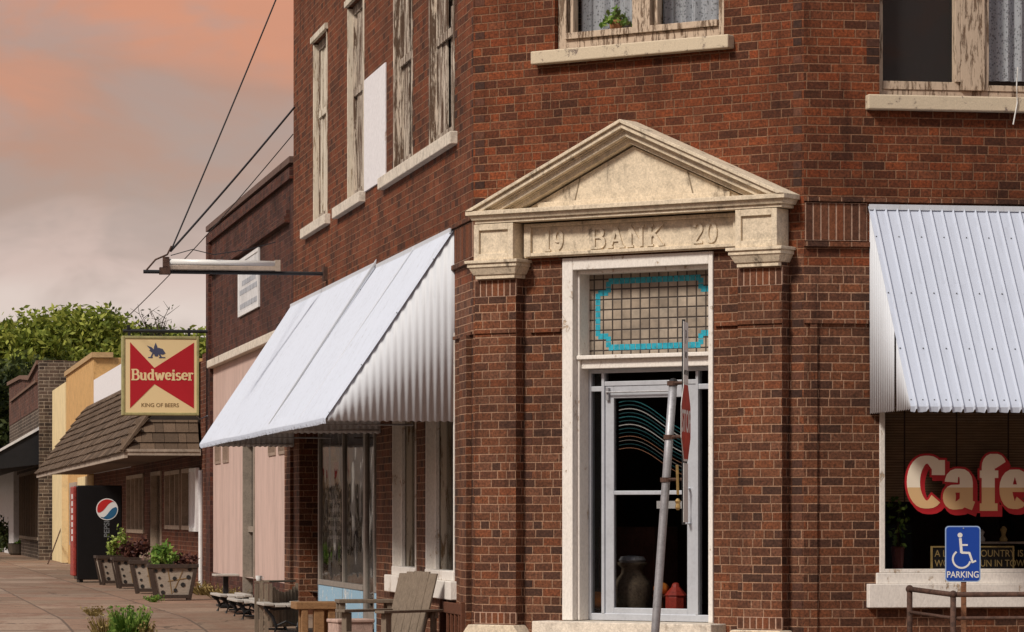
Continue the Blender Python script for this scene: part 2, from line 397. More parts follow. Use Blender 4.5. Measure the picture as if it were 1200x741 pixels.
def lace_mat():
    m = bpy.data.materials.new('lace_curtain'); m.use_nodes = True; t = NT(m.node_tree); t.n.clear()
    uv = t.node('ShaderNodeUVMap').outputs[0]
    vo = t.node('ShaderNodeTexVoronoi', {'Vector': uv, 'Scale': 42.}).outputs['Distance']
    big = t.node('ShaderNodeTexVoronoi', {'Vector': uv, 'Scale': 7.}).outputs['Distance']
    f = t.m('MAXIMUM', t.ss(vo, .30, .42), t.ss(big, .42, .22))
    f = t.m('ADD', t.m('MULTIPLY', f, .5), .46)
    df = t.node('ShaderNodeBsdfDiffuse', {'Color': (.42, .45, .49)}); tr = t.node('ShaderNodeBsdfTransparent')
    mx = t.node('ShaderNodeMixShader'); t.l.new(f, mx.inputs[0]); t.l.new(tr.outputs[0], mx.inputs[1]); t.l.new(df.outputs[0], mx.inputs[2])
    t.l.new(mx.outputs[0], t.node('ShaderNodeOutputMaterial').inputs[0]); return m
M_lace = lace_mat()
def bamboo():
    m, t, b = new_mat('bamboo_blind', .8)
    u, v, _ = t.sep(t.node('ShaderNodeUVMap').outputs[0])
    f = t.m('FRACT', t.m('MULTIPLY', v, 45.)); c = t.ramp(f, [(0, (.16, .10, .055)), (.3, (.46, .30, .17)), (.8, (.40, .26, .15)), (1, (.16, .10, .055))])
    st = t.m('FRACT', t.m('MULTIPLY', u, 2.2)); c = t.mix(t.m('LESS_THAN', st, .03), c, (.07, .045, .03))
    n = t.noise(t.xyz(t.m('MULTIPLY', u, .6), t.m('MULTIPLY', v, 6.)), 8., 4.)
    t.l.new(t.mix(1., c, t.ramp(n, [(.3, (.75, .75, .75)), (.7, (1.2, 1.2, 1.2))]), 'MULTIPLY'), b.inputs['Base Color']); return m
M_bamboo = bamboo()
def transom_mat():
    m, t, b = new_mat('leaded_glass', .35, 0, .5)
    u, v, _ = t.sep(t.node('ShaderNodeUVMap').outputs[0])
    a = t.m('DIVIDE', u, .0955); c_ = t.m('DIVIDE', v, .0885)
    fa = t.m('FRACT', a); fc = t.m('FRACT', c_)
    e = t.m('MINIMUM', t.m('MINIMUM', fa, t.m('SUBTRACT', 1., fa)), t.m('MINIMUM', fc, t.m('SUBTRACT', 1., fc)))
    rc = t.white(t.xyz(t.m('FLOOR', a), t.m('FLOOR', c_), 4.))
    co = t.node('ShaderNodeTexCoord').outputs['Object']; n = t.noise(co, 6., 5., .7)
    c = t.ramp(rc, [(0, (.27, .225, .18)), (.5, (.33, .28, .225)), (1, (.38, .33, .27))])
    c = t.mix(1., c, t.ramp(n, [(.3, (.6, .6, .6)), (.7, (1.25, 1.2, 1.15))]), 'MULTIPLY')
    t.l.new(t.mix(t.ss(e, .05, .09), (.045, .035, .03), c), b.inputs['Base Color'])
    t.l.new(t.bump(t.ss(e, .04, .12), .003), b.inputs['Normal']); return m
M_transom = transom_mat()
def letter_mat():
    m, t, b = new_mat('two_tone_lettering', .5)
    u, v, _ = t.sep(t.node('ShaderNodeUVMap').outputs[0])
    t.l.new(t.mix(t.m('GREATER_THAN', v, 1.455), (.70, .47, .24), (.88, .80, .66)), b.inputs['Base Color']); return m
M_letter = letter_mat()
def walk_mat():
    m, t, b = new_mat('sidewalk_concrete', .9, 0, .25)
    uv = t.node('ShaderNodeUVMap').outputs[0]; u, v, _ = t.sep(uv)
    n0 = t.noise(uv, .7, 5., .6, .3); g = t.noise(uv, 14., 6., .75); n2 = t.noise(t.scale(uv, (1.6, .45, 1)), .9, 5., .65)
    # joints: long lines every 1.5 m from the wall, cross joints every 2.4 m
    a = t.m('DIVIDE', t.m('ADD', u, t.m('MULTIPLY', t.m('SUBTRACT', n0, .5), .04)), 1.5); c_ = t.m('DIVIDE', v, 2.4)
    fa = t.m('FRACT', a); fc = t.m('FRACT', c_)
    ea = t.m('MULTIPLY', t.m('MINIMUM', fa, t.m('SUBTRACT', 1., fa)), 1.5); ec = t.m('MULTIPLY', t.m('MINIMUM', fc, t.m('SUBTRACT', 1., fc)), 2.4)
    e = t.m('MINIMUM', ea, t.m('MULTIPLY', ec, .35)); rc = t.white(t.xyz(t.m('FLOOR', a), t.m('FLOOR', c_), 4.))
    c = t.ramp(rc, [(0, (.20, .135, .092)), (.3, (.28, .175, .12)), (.55, (.23, .16, .11)), (.8, (.34, .24, .175)), (1, (.22, .16, .115))])
    c = t.mix(t.ss(n2, .45, .65, 0, .8), c, (.21, .115, .075))
    c = t.mix(t.ss(n0, .58, .75, 0, .5), c, (.17, .12, .09))
    c = t.mix(1., c, t.ramp(g, [(.3, (.72, .72, .72)), (.7, (1.2, 1.2, 1.2))]), 'MULTIPLY')
    vv = t.node('ShaderNodeVectorMath', {0: uv, 1: t.scale(t.noise(uv, 2.5, 4., .6, col=True), .5)}, operation='ADD').outputs[0]
    ck = t.node('ShaderNodeTexVoronoi', {'Vector': vv, 'Scale': .42}, feature='DISTANCE_TO_EDGE').outputs['Distance']
    c = t.mix(t.ss(ck, .002, .009), (.08, .055, .04), c)
    sp_ = t.noise(uv, 2.4, 6., .75); c = t.mix(t.ss(sp_, .60, .70, 0, .6), c, (.11, .075, .055))
    c = t.mix(t.ss(sp_, .40, .30, 0, .5), c, (.42, .32, .25))
    c = t.mix(t.ss(e, .004, .026), (.13, .09, .065), c)
    t.l.new(c, b.inputs['Base Color']); t.l.new(t.bump(t.m('ADD', g, t.ss(e, .0, .03)), .006), b.inputs['Normal']); return m
M_walk = walk_mat()
M_asphalt = plain('asphalt', (.055, .053, .05), .95, var=.3, sc=3)
M_kerb = plain('kerb_concrete', (.30, .27, .23), .9, var=.2)
M_earth = plain('dry_ground', (.12, .11, .06), .95, var=.3, sc=.3)
def leaf_mat(name, a, b_, c_, tr=.3):
    m, t, b = new_mat(name, .65, 0, .25)
    g = t.node('ShaderNodeNewGeometry').outputs['Random Per Island']; co = t.node('ShaderNodeTexCoord').outputs['Object']
    n = t.noise(co, .6 if tr else 4., 3.)
    f = t.m('ADD', t.m('MULTIPLY', g, .55), t.m('MULTIPLY', n, .5))
    col = t.ramp(f, [(.2, a), (.5, b_), (.85, c_)]); t.l.new(col, b.inputs['Base Color'])
    tl = t.node('ShaderNodeBsdfTranslucent', {'Color': col}); mx = t.node('ShaderNodeMixShader', {0: .3})
    t.l.new(b.outputs[0], mx.inputs[1]); t.l.new(tl.outputs[0], mx.inputs[2]); t.l.new(mx.outputs[0], t.n['Material Output'].inputs[0]); return m
M_leaf = leaf_mat('tree_leaves', (.06, .085, .012), (.19, .235, .032), (.42, .43, .085))
M_leafdark = leaf_mat('dark_leaves', (.015, .025, .008), (.035, .05, .012), (.09, .11, .03))
M_plant = leaf_mat('plant_leaves', (.05, .13, .02), (.14, .26, .04), (.32, .42, .10))
M_plantred = leaf_mat('reddish_leaves', (.03, .01, .012), (.09, .035, .03), (.20, .08, .05))
M_weeddry = leaf_mat('dry_grass', (.14, .10, .03), (.30, .22, .08), (.42, .34, .14))
M_bark = wood_mat('bark', (.07, .05, .038), .5, (4, 4, 1), 4)
M_soil = plain('soil', (.03, .02, .014), .95)

# ------------------------------------------------------------------ lettering with a broad nib pen
def arc(cx, cy, rx, ry, a0, a1, n=12):
    return [(cx+rx*math.cos(R_(a0+(a1-a0)*i/n)), cy+ry*math.sin(R_(a0+(a1-a0)*i/n))) for i in range(n+1)]
GL = {
 'B': (.78, [[(.17,0),(.17,1)], [(.02,0),(.45,0)]+arc(.45,.27,.26,.27,-90,90)+[(.17,.54)], [(.02,1),(.42,1)]+arc(.42,.77,.22,.23,90,-90)+[(.17,.54)]]),
 'A': (.86, [[(.12,0),(.42,1)], [(.42,1),(.72,0)], [(.22,.33),(.62,.33)], [(.0,0),(.25,0)], [(.58,0),(.86,0)]]),
 'N': (.88, [[(.15,0),(.15,1)], [(.15,1),(.71,0)], [(.71,0),(.71,1)], [(.0,0),(.30,0)], [(.0,1),(.20,1)], [(.56,1),(.86,1)]]),
 'K': (.86, [[(.15,0),(.15,1)], [(.15,.42),(.68,1)], [(.33,.60),(.72,0)], [(.0,0),(.30,0)], [(.0,1),(.30,1)], [(.55,1),(.80,1)], [(.58,0),(.86,0)]]),
 '1': (.45, [[(.22,0),(.22,1),(.08,.86)], [(.05,0),(.40,0)]]),
 '9': (.62, [arc(.30,.70,.22,.27,0,360,20), [(.52,.70)]+arc(.22,.60,.30,.56,0,-75,10)]),
 '2': (.62, [arc(.28,.72,.22,.26,160,-35,14)+[(.05,.02),(.56,.02)]]),
 '0': (.66, [arc(.31,.5,.25,.48,0,360,24)]),
 'u': (.66, [[(.12,.66),(.12,.18)]+arc(.30,.18,.18,.17,180,330,8)+[(.50,.16)], [(.50,.66),(.50,0)], [(0,.66),(.12,.66)], [(.38,.66),(.50,.66)], [(.5,0),(.63,0)]]),
 'd': (.66, [arc(.30,.33,.22,.32,0,360,18), [(.50,0),(.50,1)], [(.38,1),(.5,1)], [(.5,0),(.63,0)]]),
 'w': (.92, [[(.08,.66),(.27,0)], [(.27,0),(.45,.60)], [(.45,.60),(.63,0)], [(.63,0),(.82,.66)], [(0,.66),(.2,.66)], [(.7,.66),(.92,.66)]]),
 'e': (.58, [[(.08,.38),(.52,.38)]+arc(.30,.36,.23,.32,5,315,18)]),
 'i': (.32, [[(.16,0),(.16,.66)], [(.0,0),(.32,0)], [(.03,.66),(.16,.66)], [(.16,.84),(.16,.97)]]),
 's': (.50, [arc(.25,.50,.17,.16,30,255,10)+arc(.25,.17,.18,.17,80,-150,12)]),
 'r': (.50, [[(.14,0),(.14,.66)], [(0,0),(.30,0)], [(.02,.66),(.14,.66)], [(.14,.45)]+arc(.32,.45,.18,.21,150,40,6)]),
 'C': (.86, [arc(.45,.5,.34,.45,48,312,22), [(.74,.66),(.74,.92)]]),
 'a': (.74, [[(.14,.50)]+arc(.33,.50,.19,.19,170,0,8)+[(.52,.08),(.68,.03)], [(.50,.40),(.32,.37)]+arc(.25,.20,.16,.17,95,275,10)+[(.36,.05),(.5,.14)]]),
 'f': (.58, [[(.58,.84)]+arc(.42,.80,.15,.19,20,180,9)+[(.27,0)], [(.08,.66),(.50,.66)], [(.08,.0),(.48,.0)]]),
}
def pen(mb, F, text, u, z, hgt, thick, thin, d0, d1, grow=0., gap=.06, wscale=1.):
    k = 0
    for ch in text:
        if ch == ' ': u += .42*hgt*wscale; continue
        wd, strokes = GL[ch]
        for st in strokes:
            P = [(u+a*hgt*wscale, z+b*hgt) for a, b in st]
            runs = []; cur = [P[0]]
            for i in range(1, len(P)):
                if math.dist(P[i], cur[-1]) < 1e-6: continue
                cur.append(P[i])
                if i < len(P)-1 and math.dist(P[i], P[i+1]) > 1e-6:
                    a1 = math.atan2(cur[-1][1]-cur[-2][1], cur[-1][0]-cur[-2][0]); a2 = math.atan2(P[i+1][1]-P[i][1], P[i+1][0]-P[i][0])
                    da = abs((a2-a1+math.pi) % (2*math.pi)-math.pi)
                    if da > R_(50): runs.append(cur); cur = [P[i]]
            runs.append(cur)
            for rn in runs:
                if len(rn) < 2: continue
                k += 1; off = (k % 29)*.00005*(1 if d1 > d0 else -1); Lp = []; Rp = []
                for i, p in enumerate(rn):
                    a = rn[max(0, i-1)]; b = rn[min(len(rn)-1, i+1)]; L = math.dist(a, b) or 1; tx, ty = (b[0]-a[0])/L, (b[1]-a[1])/L
                    hw = ((thin+(thick-thin)*abs(ty)**1.3)*hgt)/2+grow
                    e = 0
                    if len(rn) == 2 or i in (0, len(rn)-1): e = grow+(.02*hgt if len(rn) == 2 else .0)
                    sg = -1 if i == 0 else (1 if i == len(rn)-1 else 0)
                    q = (p[0]+tx*e*sg, p[1]+ty*e*sg)
                    Lp.append((q[0]-ty*hw, q[1]+tx*hw)); Rp.append((q[0]+ty*hw, q[1]-tx*hw))
                if len(rn) == 2: mb.prism(F, [Lp[0], Lp[1], Rp[1], Rp[0]], d0, d1+off); continue
                b0 = len(mb.v); n = len(rn)
                for d in (d0, d1+off):
                    for p in Lp+Rp: mb.v.append(F.P(p[0], d, p[1]))
                m = 2*n
                for i in range(n-1):
                    mb.f.append([b0+i, b0+i+1, b0+n+i+1, b0+n+i]); mb.f.append([b0+m+i, b0+m+n+i, b0+m+n+i+1, b0+m+i+1])
                    mb.f.append([b0+i, b0+m+i, b0+m+i+1, b0+i+1]); mb.f.append([b0+n+i, b0+n+i+1, b0+m+n+i+1, b0+m+n+i])
                for i in (0, n-1): mb.f.append([b0+i, b0+n+i, b0+m+n+i, b0+m+i])
        u += (wd*wscale+gap)*hgt
    return u
def text_mesh(body, F, u, z, size, d, mat, parent, name='lettering', ex=.001, align='LEFT', bold=0., rot=0., sx=1.):
    cu = bpy.data.curves.new('t', 'FONT'); cu.body = body; cu.size = size; cu.extrude = ex; cu.align_x = align; cu.offset = bold
    ob = bpy.data.objects.new('t', cu); COL.objects.link(ob)
    dg = bpy.context.evaluated_depsgraph_get(); me0 = bpy.data.meshes.new_from_object(ob.evaluated_get(dg))
    mb = MB(); ca, sa = math.cos(R_(rot)), math.sin(R_(rot))
    flip = 1 if (F.U[0]*F.N[1]-F.U[1]*F.N[0]) < 0 else -1
    for v in me0.vertices:
        x, y = v.co.x*sx, v.co.y; xr, yr = x*ca-y*sa, x*sa+y*ca
        mb.v.append(F.P(u+flip*xr, d+v.co.z, z+yr))
    mb.f = [list(p.vertices) for p in me0.polygons]
    bpy.data.objects.remove(ob); bpy.data.curves.remove(cu); bpy.data.meshes.remove(me0)
    return mb.build(name, mat, parent)

# ------------------------------------------------------------------ wall helpers
def wall(F, u0, u1, z0, z1, holes, t, mat, parent, name='wall', mb=None, back=True):
    mb = mb or MB()
    us = sorted(set([u0, u1]+[h[0] for h in holes]+[h[1] for h in holes])); zs = sorted(set([z0, z1]+[h[2] for h in holes]+[h[3] for h in holes]))
    inside = lambda u, z: any(h[0] < u < h[1] and h[2] < z < h[3] for h in holes)
    for i in range(len(us)-1):
        for j in range(len(zs)-1):
            if inside((us[i]+us[i+1])/2, (zs[j]+zs[j+1])/2): continue
            for d in ((0, -t) if back else (0,)):
                mb.poly([F.P(us[i], d, zs[j]), F.P(us[i+1], d, zs[j]), F.P(us[i+1], d, zs[j+1]), F.P(us[i], d, zs[j+1])])
    for (a, b, c, d) in holes:
        for (p, q) in (((a, c), (a, d)), ((b, c), (b, d)), ((a, c), (b, c)), ((a, d), (b, d))):
            mb.poly([F.P(p[0], 0, p[1]), F.P(q[0], 0, q[1]), F.P(q[0], -t, q[1]), F.P(p[0], -t, p[1])])
    for (a, b) in ((u0, u0), (u1, u1)):
        mb.poly([F.P(a, 0, z0), F.P(a, 0, z1), F.P(a, -t, z1), F.P(a, -t, z0)])
    mb.poly([F.P(u0, 0, z1), F.P(u1, 0, z1), F.P(u1, -t, z1), F.P(u0, -t, z1)])
    return mb.build(name, mat, parent, normals=False) if mat else mb
def frame_rect(mb, F, u0, u1, z0, z1, w_, d0, d1, bot=None, top=None):
    bot = w_ if bot is None else bot; top = w_ if top is None else top
    mb.box(F, u0, u0+w_, d0, d1, z0, z1); mb.box(F, u1-w_, u1, d0, d1, z0, z1)
    mb.box(F, u0+w_, u1-w_, d0, d1, z0, z0+bot); mb.box(F, u0+w_, u1-w_, d0, d1, z1-top, z1)
    return mb
def soldier(F, u0, u1, z0, z1, d, parent, name='soldier_course', pitch=.063, depth=.016):
    mb = MB(); n = max(1, round((u1-u0)/pitch)); p = (u1-u0)/n
    for i in range(n):
        j = rnd.uniform(-.003, .003); mb.box(F, u0+i*p+.006, u0+(i+1)*p-.006, d, d+depth+j*.6, z0+.006, z1-.006)
    o = mb.build(name, M_soldier, parent, bevel=.003)
    MB().box(F, u0, u1, d-.01, d+depth-.004, z0, z1).build('mortar_bed', M_mortar, o)
    return o

# ================================================================== SETTING
aw = lambda a, b, z: (CLp[0]+a*.9847-b*.1744, CLp[1]+a*.1744+b*.9847, z)     # a along the right facade, b along the left facade
def gz(b):
    t = min(1, max(0, (b-4.5)/8.0)); t = t*t*(3-2*t); return -.22*(1-t)
GB = [-7.2, -4.8, -2.3, 0, 2, 4.5, 5.5, 6.5, 7.5, 8.5, 9.5, 10.5, 11.5, 12.5, 16, 25, 40, 60, 90, 130, 200]
def sheet(a0, a1, bs, dz, name, mat, under=-.3):
    mb = MB()
    for b0, b1 in zip(bs[:-1], bs[1:]):
        mb.poly([aw(a0, b0, gz(b0)+dz), aw(a1, b0, gz(b0)+dz), aw(a1, b1, gz(b1)+dz), aw(a0, b1, gz(b1)+dz)], [(-a0, b0), (-a1, b0), (-a1, b1), (-a0, b1)])
    o = mb.build(name, mat, normals=False, loc=aw(a0, bs[0], gz(bs[0])+dz)); return o
KA = -4.5
sw = MB()
for b0, b1 in zip(GB[:-1], GB[1:]):
    sw.poly([aw(KA, b0, gz(b0)), aw(.4, b0, gz(b0)), aw(.4, b1, gz(b1)), aw(KA, b1, gz(b1))], [(-KA, b0), (-.4, b0), (-.4, b1), (-KA, b1)])
sw.poly([aw(.4, -7.2, -.22), aw(40, -7.2, -.22), aw(40, .5, -.22), aw(.4, .5, -.22)], [(-.4, -7.2), (-40, -7.2), (-40, .5), (-.4, .5)])
tag(sw.build('sidewalk', M_walk, normals=False, loc=aw(KA, -7.2, -.22)), kind='structure')
kb = MB()
for b0, b1 in zip(GB[:-1], GB[1:]):
    kb.hexa([aw(KA-.16, b0, gz(b0)-.5), aw(KA, b0, gz(b0)-.5), aw(KA, b1, gz(b1)-.5), aw(KA-.16, b1, gz(b1)-.5),
             aw(KA-.16, b0, gz(b0)+.003), aw(KA, b0, gz(b0)+.003), aw(KA, b1, gz(b1)+.003), aw(KA-.16, b1, gz(b1)+.003)])
kb.hexa([aw(KA-.16, -7.36, -.7), aw(40, -7.36, -.7), aw(40, -7.2, -.7), aw(KA-.16, -7.2, -.7), aw(KA-.16, -7.36, -.217), aw(40, -7.36, -.217), aw(40, -7.2, -.217), aw(KA-.16, -7.2, -.217)])
tag(kb.build('kerb', M_kerb), kind='structure')
rd = MB(); A0 = -20
RB = [-40]+GB
for b0, b1 in zip(RB[:-1], RB[1:]):
    rd.poly([aw(A0, b0, gz(b0)-.15), aw(KA, b0, gz(b0)-.15), aw(KA, b1, gz(b1)-.15), aw(A0, b1, gz(b1)-.15)])
rd.poly([aw(KA, -40, -.37), aw(60, -40, -.37), aw(60, -7.2, -.37), aw(KA, -7.2, -.37)])
tag(rd.build('road', M_asphalt, normals=False), kind='structure')
g_ = MB(); g_.poly([(-700, -700, -.62), (700, -700, -.62), (700, 900, -.62), (-700, 900, -.62)])
tag(g_.build('ground', M_earth, normals=False), kind='structure')

# ================================================================== CORNER BUILDING
bank = thing('brick_building', 'two storey red brick corner building with a chamfered entrance under a stone pediment', 'building', (CLp[0], CLp[1], -.22))
TOP = 8.4; ZB = -.25
UL = 13.77
LW = [(1.04, 2.53, 4.72, 6.88), (3.63, 4.92, 4.72, 6.88), (7.17, 8.51, 4.72, 6.88), (10.34, 11.65, 4.72, 6.88)]   # upper floor, left
LG = [(1.04, 2.74, .62, 2.9), (3.40, 4.98, .62, 2.9), (6.24, 13.15, -.20, 2.9)]                                # ground floor, left
wl = MB()
wall(FL, 0, UL, ZB, 3.30, LG, .30, M_brick, bank)
wall(FL, 0, UL, 3.30, TOP, LW, .30, M_brickhi, bank)
wall(FC, 0, 3.38, ZB, 3.40, [(.96, 2.50, .30, 3.40)], .30, M_brick, bank)
CW = (.87, 2.60, 5.27, 6.95)
wall(FC, 0, 3.38, 3.40, TOP, [CW], .30, M_brickhi, bank)
RWL = (.65, 5.1, .65, 3.0); RWU = (.65, 2.34, 4.73, 6.95)
wall(FR, 0, 8.0, ZB, 3.30, [RWL], .30, M_brick, bank)
wall(FR, 0, 8.0, 3.30, TOP, [RWU], .30, M_brickhi, bank)
# back walls, roof, floors
bk = MB()
P4 = [aw(0, UL, 0), aw(10.26, UL, 0), aw(10.26, -2.393, 0)]
for p, q in zip(P4[:-1], P4[1:]):
    bk.poly([(p[0], p[1], ZB), (q[0], q[1], ZB), (q[0], q[1], TOP), (p[0], p[1], TOP)])
bk.build('back_wall', M_brick, bank, normals=False)
def foot(z, ins=.31):
    return [aw(ins, .15, z), aw(ins, UL-ins, z), aw(10.26-ins, UL-ins, z), aw(10.26-ins, -2.393+ins, z), aw(2.5, -2.393+ins, z)]
MB().poly(foot(TOP-.05, .02)) if False else None
rf = MB(); rf.poly(foot(TOP-.02, .05)); rf.build('roof', M_roof, bank, normals=False)
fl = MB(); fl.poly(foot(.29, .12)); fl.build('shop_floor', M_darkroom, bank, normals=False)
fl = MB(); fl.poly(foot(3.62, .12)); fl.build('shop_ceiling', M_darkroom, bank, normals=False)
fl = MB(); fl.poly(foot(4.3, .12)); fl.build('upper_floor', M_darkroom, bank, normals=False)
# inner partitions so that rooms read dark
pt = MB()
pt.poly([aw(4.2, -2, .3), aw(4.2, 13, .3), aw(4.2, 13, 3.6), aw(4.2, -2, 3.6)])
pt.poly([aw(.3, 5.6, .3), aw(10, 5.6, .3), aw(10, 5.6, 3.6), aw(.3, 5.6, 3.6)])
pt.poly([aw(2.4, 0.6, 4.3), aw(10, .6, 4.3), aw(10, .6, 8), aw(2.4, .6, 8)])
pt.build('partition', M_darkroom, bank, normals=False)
cr = MB()
for F, e in ((FL, UL), (FC, 3.38), (FR, 8.0)):
    cr.box(F, -.05, e+.05, .0, .10, TOP-.6, TOP-.45); cr.box(F, -.08, e+.08, .0, .18, TOP-.12, TOP+.12)
cr.build('parapet_cornice', M_stone, bank)
# horizontal brick bands wrapping left and right faces
bd = MB()
for F, a, b in ((FL, .0, UL), (FR, .0, 8.0)):
    bd.box(F, a, b, 0, .035, 3.835, 3.87); bd.box(F, a, b, 0, .035, 3.46, 3.50)
bd.box(FR, .0, .55, 0, .028, 2.82, 2.85); bd.box(FL, .0, 1.0, 0, .028, 2.82, 2.85)
bd.box(FC, 2.52, 2.80, 0, .028, 2.82, 2.85); bd.box(FC, .62, .94, 0, .028, 2.82, 2.85)
bd.build('band_course', M_brick, bank)
soldier(FR, .01, .54, 3.51, 3.825, .0, bank); soldier(FL, .01, 1.0, 3.51, 3.825, .0, bank)

# --- corner pilasters on the chamfer
for (a, b) in ((.10, .54), (2.81, 3.24)):
    pl = MB().box(FC, a, b, .003, .12, ZB+.02, 3.34).build('pilaster', M_brick, bank)
    soldier(FC, a-.004, b+.004, .27, .372, .115, pl, depth=.012)
    soldier(FC, a-.002, b+.002, 3.14, 3.29, .115, pl, depth=.010)
    mb = MB(); mb.box(FC, a-.02, b+.02, .0, .15, ZB+.01, .20)
    mb.prism(FC, [(a-.07, ZB), (b+.07, ZB), (b+.07, .20), (b+.02, .262), (a-.02, .262), (a-.07, .20)], -.0, .20)
    mb.build('pilaster_base', M_stone, pl, bevel=.008)
    MB().box(FC, a-.015, b+.015, .12, .135, 2.82, 2.85).build('band_course', M_brick, pl)
# pilaster strip at the corner edges of left and right faces
MB().box(FL, .10, .48, .003, .05, ZB, 2.82).build('pier', M_brick, bank)
MB().box(FR, .05, .11, .003, .02, ZB, 2.82).build('pier', M_brick, bank)

# dark header bricks; their dark colour also paints shade into the recessed corners
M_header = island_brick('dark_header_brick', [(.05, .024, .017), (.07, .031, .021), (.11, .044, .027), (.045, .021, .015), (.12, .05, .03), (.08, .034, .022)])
def headers(F, u0, u1, z0, z1, name='header_bricks_corner_shade', p=1.):
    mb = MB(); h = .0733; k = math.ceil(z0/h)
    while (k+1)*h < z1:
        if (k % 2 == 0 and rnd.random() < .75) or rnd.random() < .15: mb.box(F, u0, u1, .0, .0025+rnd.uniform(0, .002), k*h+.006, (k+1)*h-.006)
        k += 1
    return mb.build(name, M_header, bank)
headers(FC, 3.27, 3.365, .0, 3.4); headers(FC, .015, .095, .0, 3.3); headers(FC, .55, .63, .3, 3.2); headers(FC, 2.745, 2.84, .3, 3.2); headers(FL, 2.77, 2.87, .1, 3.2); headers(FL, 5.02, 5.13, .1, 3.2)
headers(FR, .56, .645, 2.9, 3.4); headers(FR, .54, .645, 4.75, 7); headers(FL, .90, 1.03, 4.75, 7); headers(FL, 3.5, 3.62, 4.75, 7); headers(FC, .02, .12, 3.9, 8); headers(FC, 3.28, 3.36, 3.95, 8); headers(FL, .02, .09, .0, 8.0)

# --- stone entablature and pediment
ent = MB()
ent.box(FC, .58, 2.83, .002, .055, 3.47, 3.77)
en = ent.build('lintel', M_stone, bank, bevel=.006)
fr = MB(); frame_rect(fr, FC, .60, 2.81, 3.48, 3.765, .07, .055, .085, .03, .03); fr.build('lintel_border', M_stone, en, bevel=.004)
for tx_, u_, ws_, gp_ in (('19', .80, 1.0, .14), ('BANK', 1.285, 1.18, .17), ('20', 2.33, 1.0, .16)):
    le = MB(); pen(le, FC, tx_, u_, 3.528, .168, .20, .10, .05, .069, gap=gp_, wscale=ws_); le.build('carved_lettering', M_stone, en)
for (a, b) in ((.14, .56), (2.83, 3.235)):
    mb = MB(); mb.box(FC, a, b, .001, .17, 3.46, 3.775)
    c = mb.build('capital_block', M_stone, bank, bevel=.006)
    fr = MB(); frame_rect(fr, FC, a, b, 3.46, 3.775, .055, .17, .195); fr.build('block_border', M_stone, c, bevel=.004)
    mb = MB()
    for (z0, z1, g0, g1) in ((3.295, 3.33, .0, .0), (3.33, 3.395, .012, .045), (3.395, 3.43, .053, .053), (3.43, 3.457, .07, .07)):
        mb.hexa([FC.P(a-g0, 0, z0), FC.P(b+g0, 0, z0), FC.P(b+g0, .17+g0, z0), FC.P(a-g0, .17+g0, z0),
                 FC.P(a-g1, 0, z1), FC.P(b+g1, 0, z1), FC.P(b+g1, .17+g1, z1), FC.P(a-g1, .17+g1, z1)])
    mb.build('capital_moulding', M_stone, c, bevel=.004)
cu, c0, c1 = 1.72, .095, 3.345
mb = MB()
for (z0, z1, g0, g1) in ((3.78, 3.808, .06, .06), (3.808, 3.84, .04, .025), (3.84, 3.85, .02, .02), (3.85, 3.888, .0, .0)):
    mb.hexa([FC.P(c0+g0, 0, z0), FC.P(c1-g0, 0, z0), FC.P(c1-g0, .26-g0, z0), FC.P(c0+g0, .26-g0, z0),
             FC.P(c0+g1, 0, z1), FC.P(c1-g1, 0, z1), FC.P(c1-g1, .26-g1, z1), FC.P(c0+g1, .26-g1, z1)])
cor = mb.build('cornice', M_stone, bank, bevel=.004)
AP, BZ = 4.60, 3.889; sl_ = (AP-BZ)/((c1-c0)/2)
def chev(a, b, d0, d1, mb):
    ha = (AP-a-BZ)/sl_; hb = (AP-b-BZ)/sl_
    mb.prism(FC, [(cu-ha, BZ), (cu, AP-a), (cu, AP-b), (cu-hb, BZ)], d0, d1); mb.prism(FC, [(cu+ha, BZ), (cu, AP-a), (cu, AP-b), (cu+hb, BZ)], d0, d1)
mb = MB(); chev(0, .030, 0, .27, mb); chev(.0301, .075, 0, .245, mb); chev(.0751, .092, 0, .20, mb); chev(.0921, .140, 0, .185, mb); chev(.1401, .152, 0, .13, mb); chev(.1521, .195, 0, .115, mb)
mb.build('raking_cornice', M_stone, bank, bevel=.004)
mb = MB(); h_ = (AP-.216-BZ)/sl_; mb.prism(FC, [(cu-h_, BZ), (cu+h_, BZ), (cu, AP-.216)], 0, .05)
ty = mb.build('tympanum', M_stone, bank)
mb = MB()
for (a, b) in (((cu-.62, BZ), (cu-.55, 4.14)), ((cu+.62, BZ), (cu+.55, 4.14))): mb.quadprism(FC, a, b, .012, .05, .0525)
mb.build('stone_joint', plain('dark_joint_mortar', (.24, .19, .13), .95), ty)  # dark mortar colour of the slanted stone joints
mb = MB(); mb.box(FC, cu-h_+.15, cu+h_-.15, .05, .075, BZ, BZ+.06); mb.build('tympanum_plinth', M_stone, ty, bevel=.004)

# --- entrance
ea, eb = .96, 2.50
mb = MB(); mb.box(FC, ea, ea+.11, -.30, .02, .31, 3.455); mb.box(FC, eb-.045, eb, -.30, .02, .31, 3.455); mb.box(FC, ea+.11, eb-.045, -.30, .02, 3.35, 3.455)
mb.box(FC, ea+.11, ea+.135, -.28, -.05, .31, 3.35); mb.box(FC, eb-.06, eb-.045, -.28, -.05, .31, 3.35); mb.box(FC, ea+.135, eb-.06, -.28, -.04, 3.318, 3.35)
doorcase = mb.build('door_case', M_whitepaint, bank, bevel=.006)
mb = MB(); mb.box(FC, ea-.17, eb+.12, -.3, .24, .20, .305); mb.box(FC, ea-.30, eb+.25, -.3, .62, ZB, .055); mb.box(FC, ea-.17, eb+.12, -.3, .235, ZB, .198)
mb.build('door_step', M_stone2, bank, bevel=.01)
D = -.22
tu0, tu1, tz0, tz1 = ea+.135, eb-.06, 2.60, 3.318
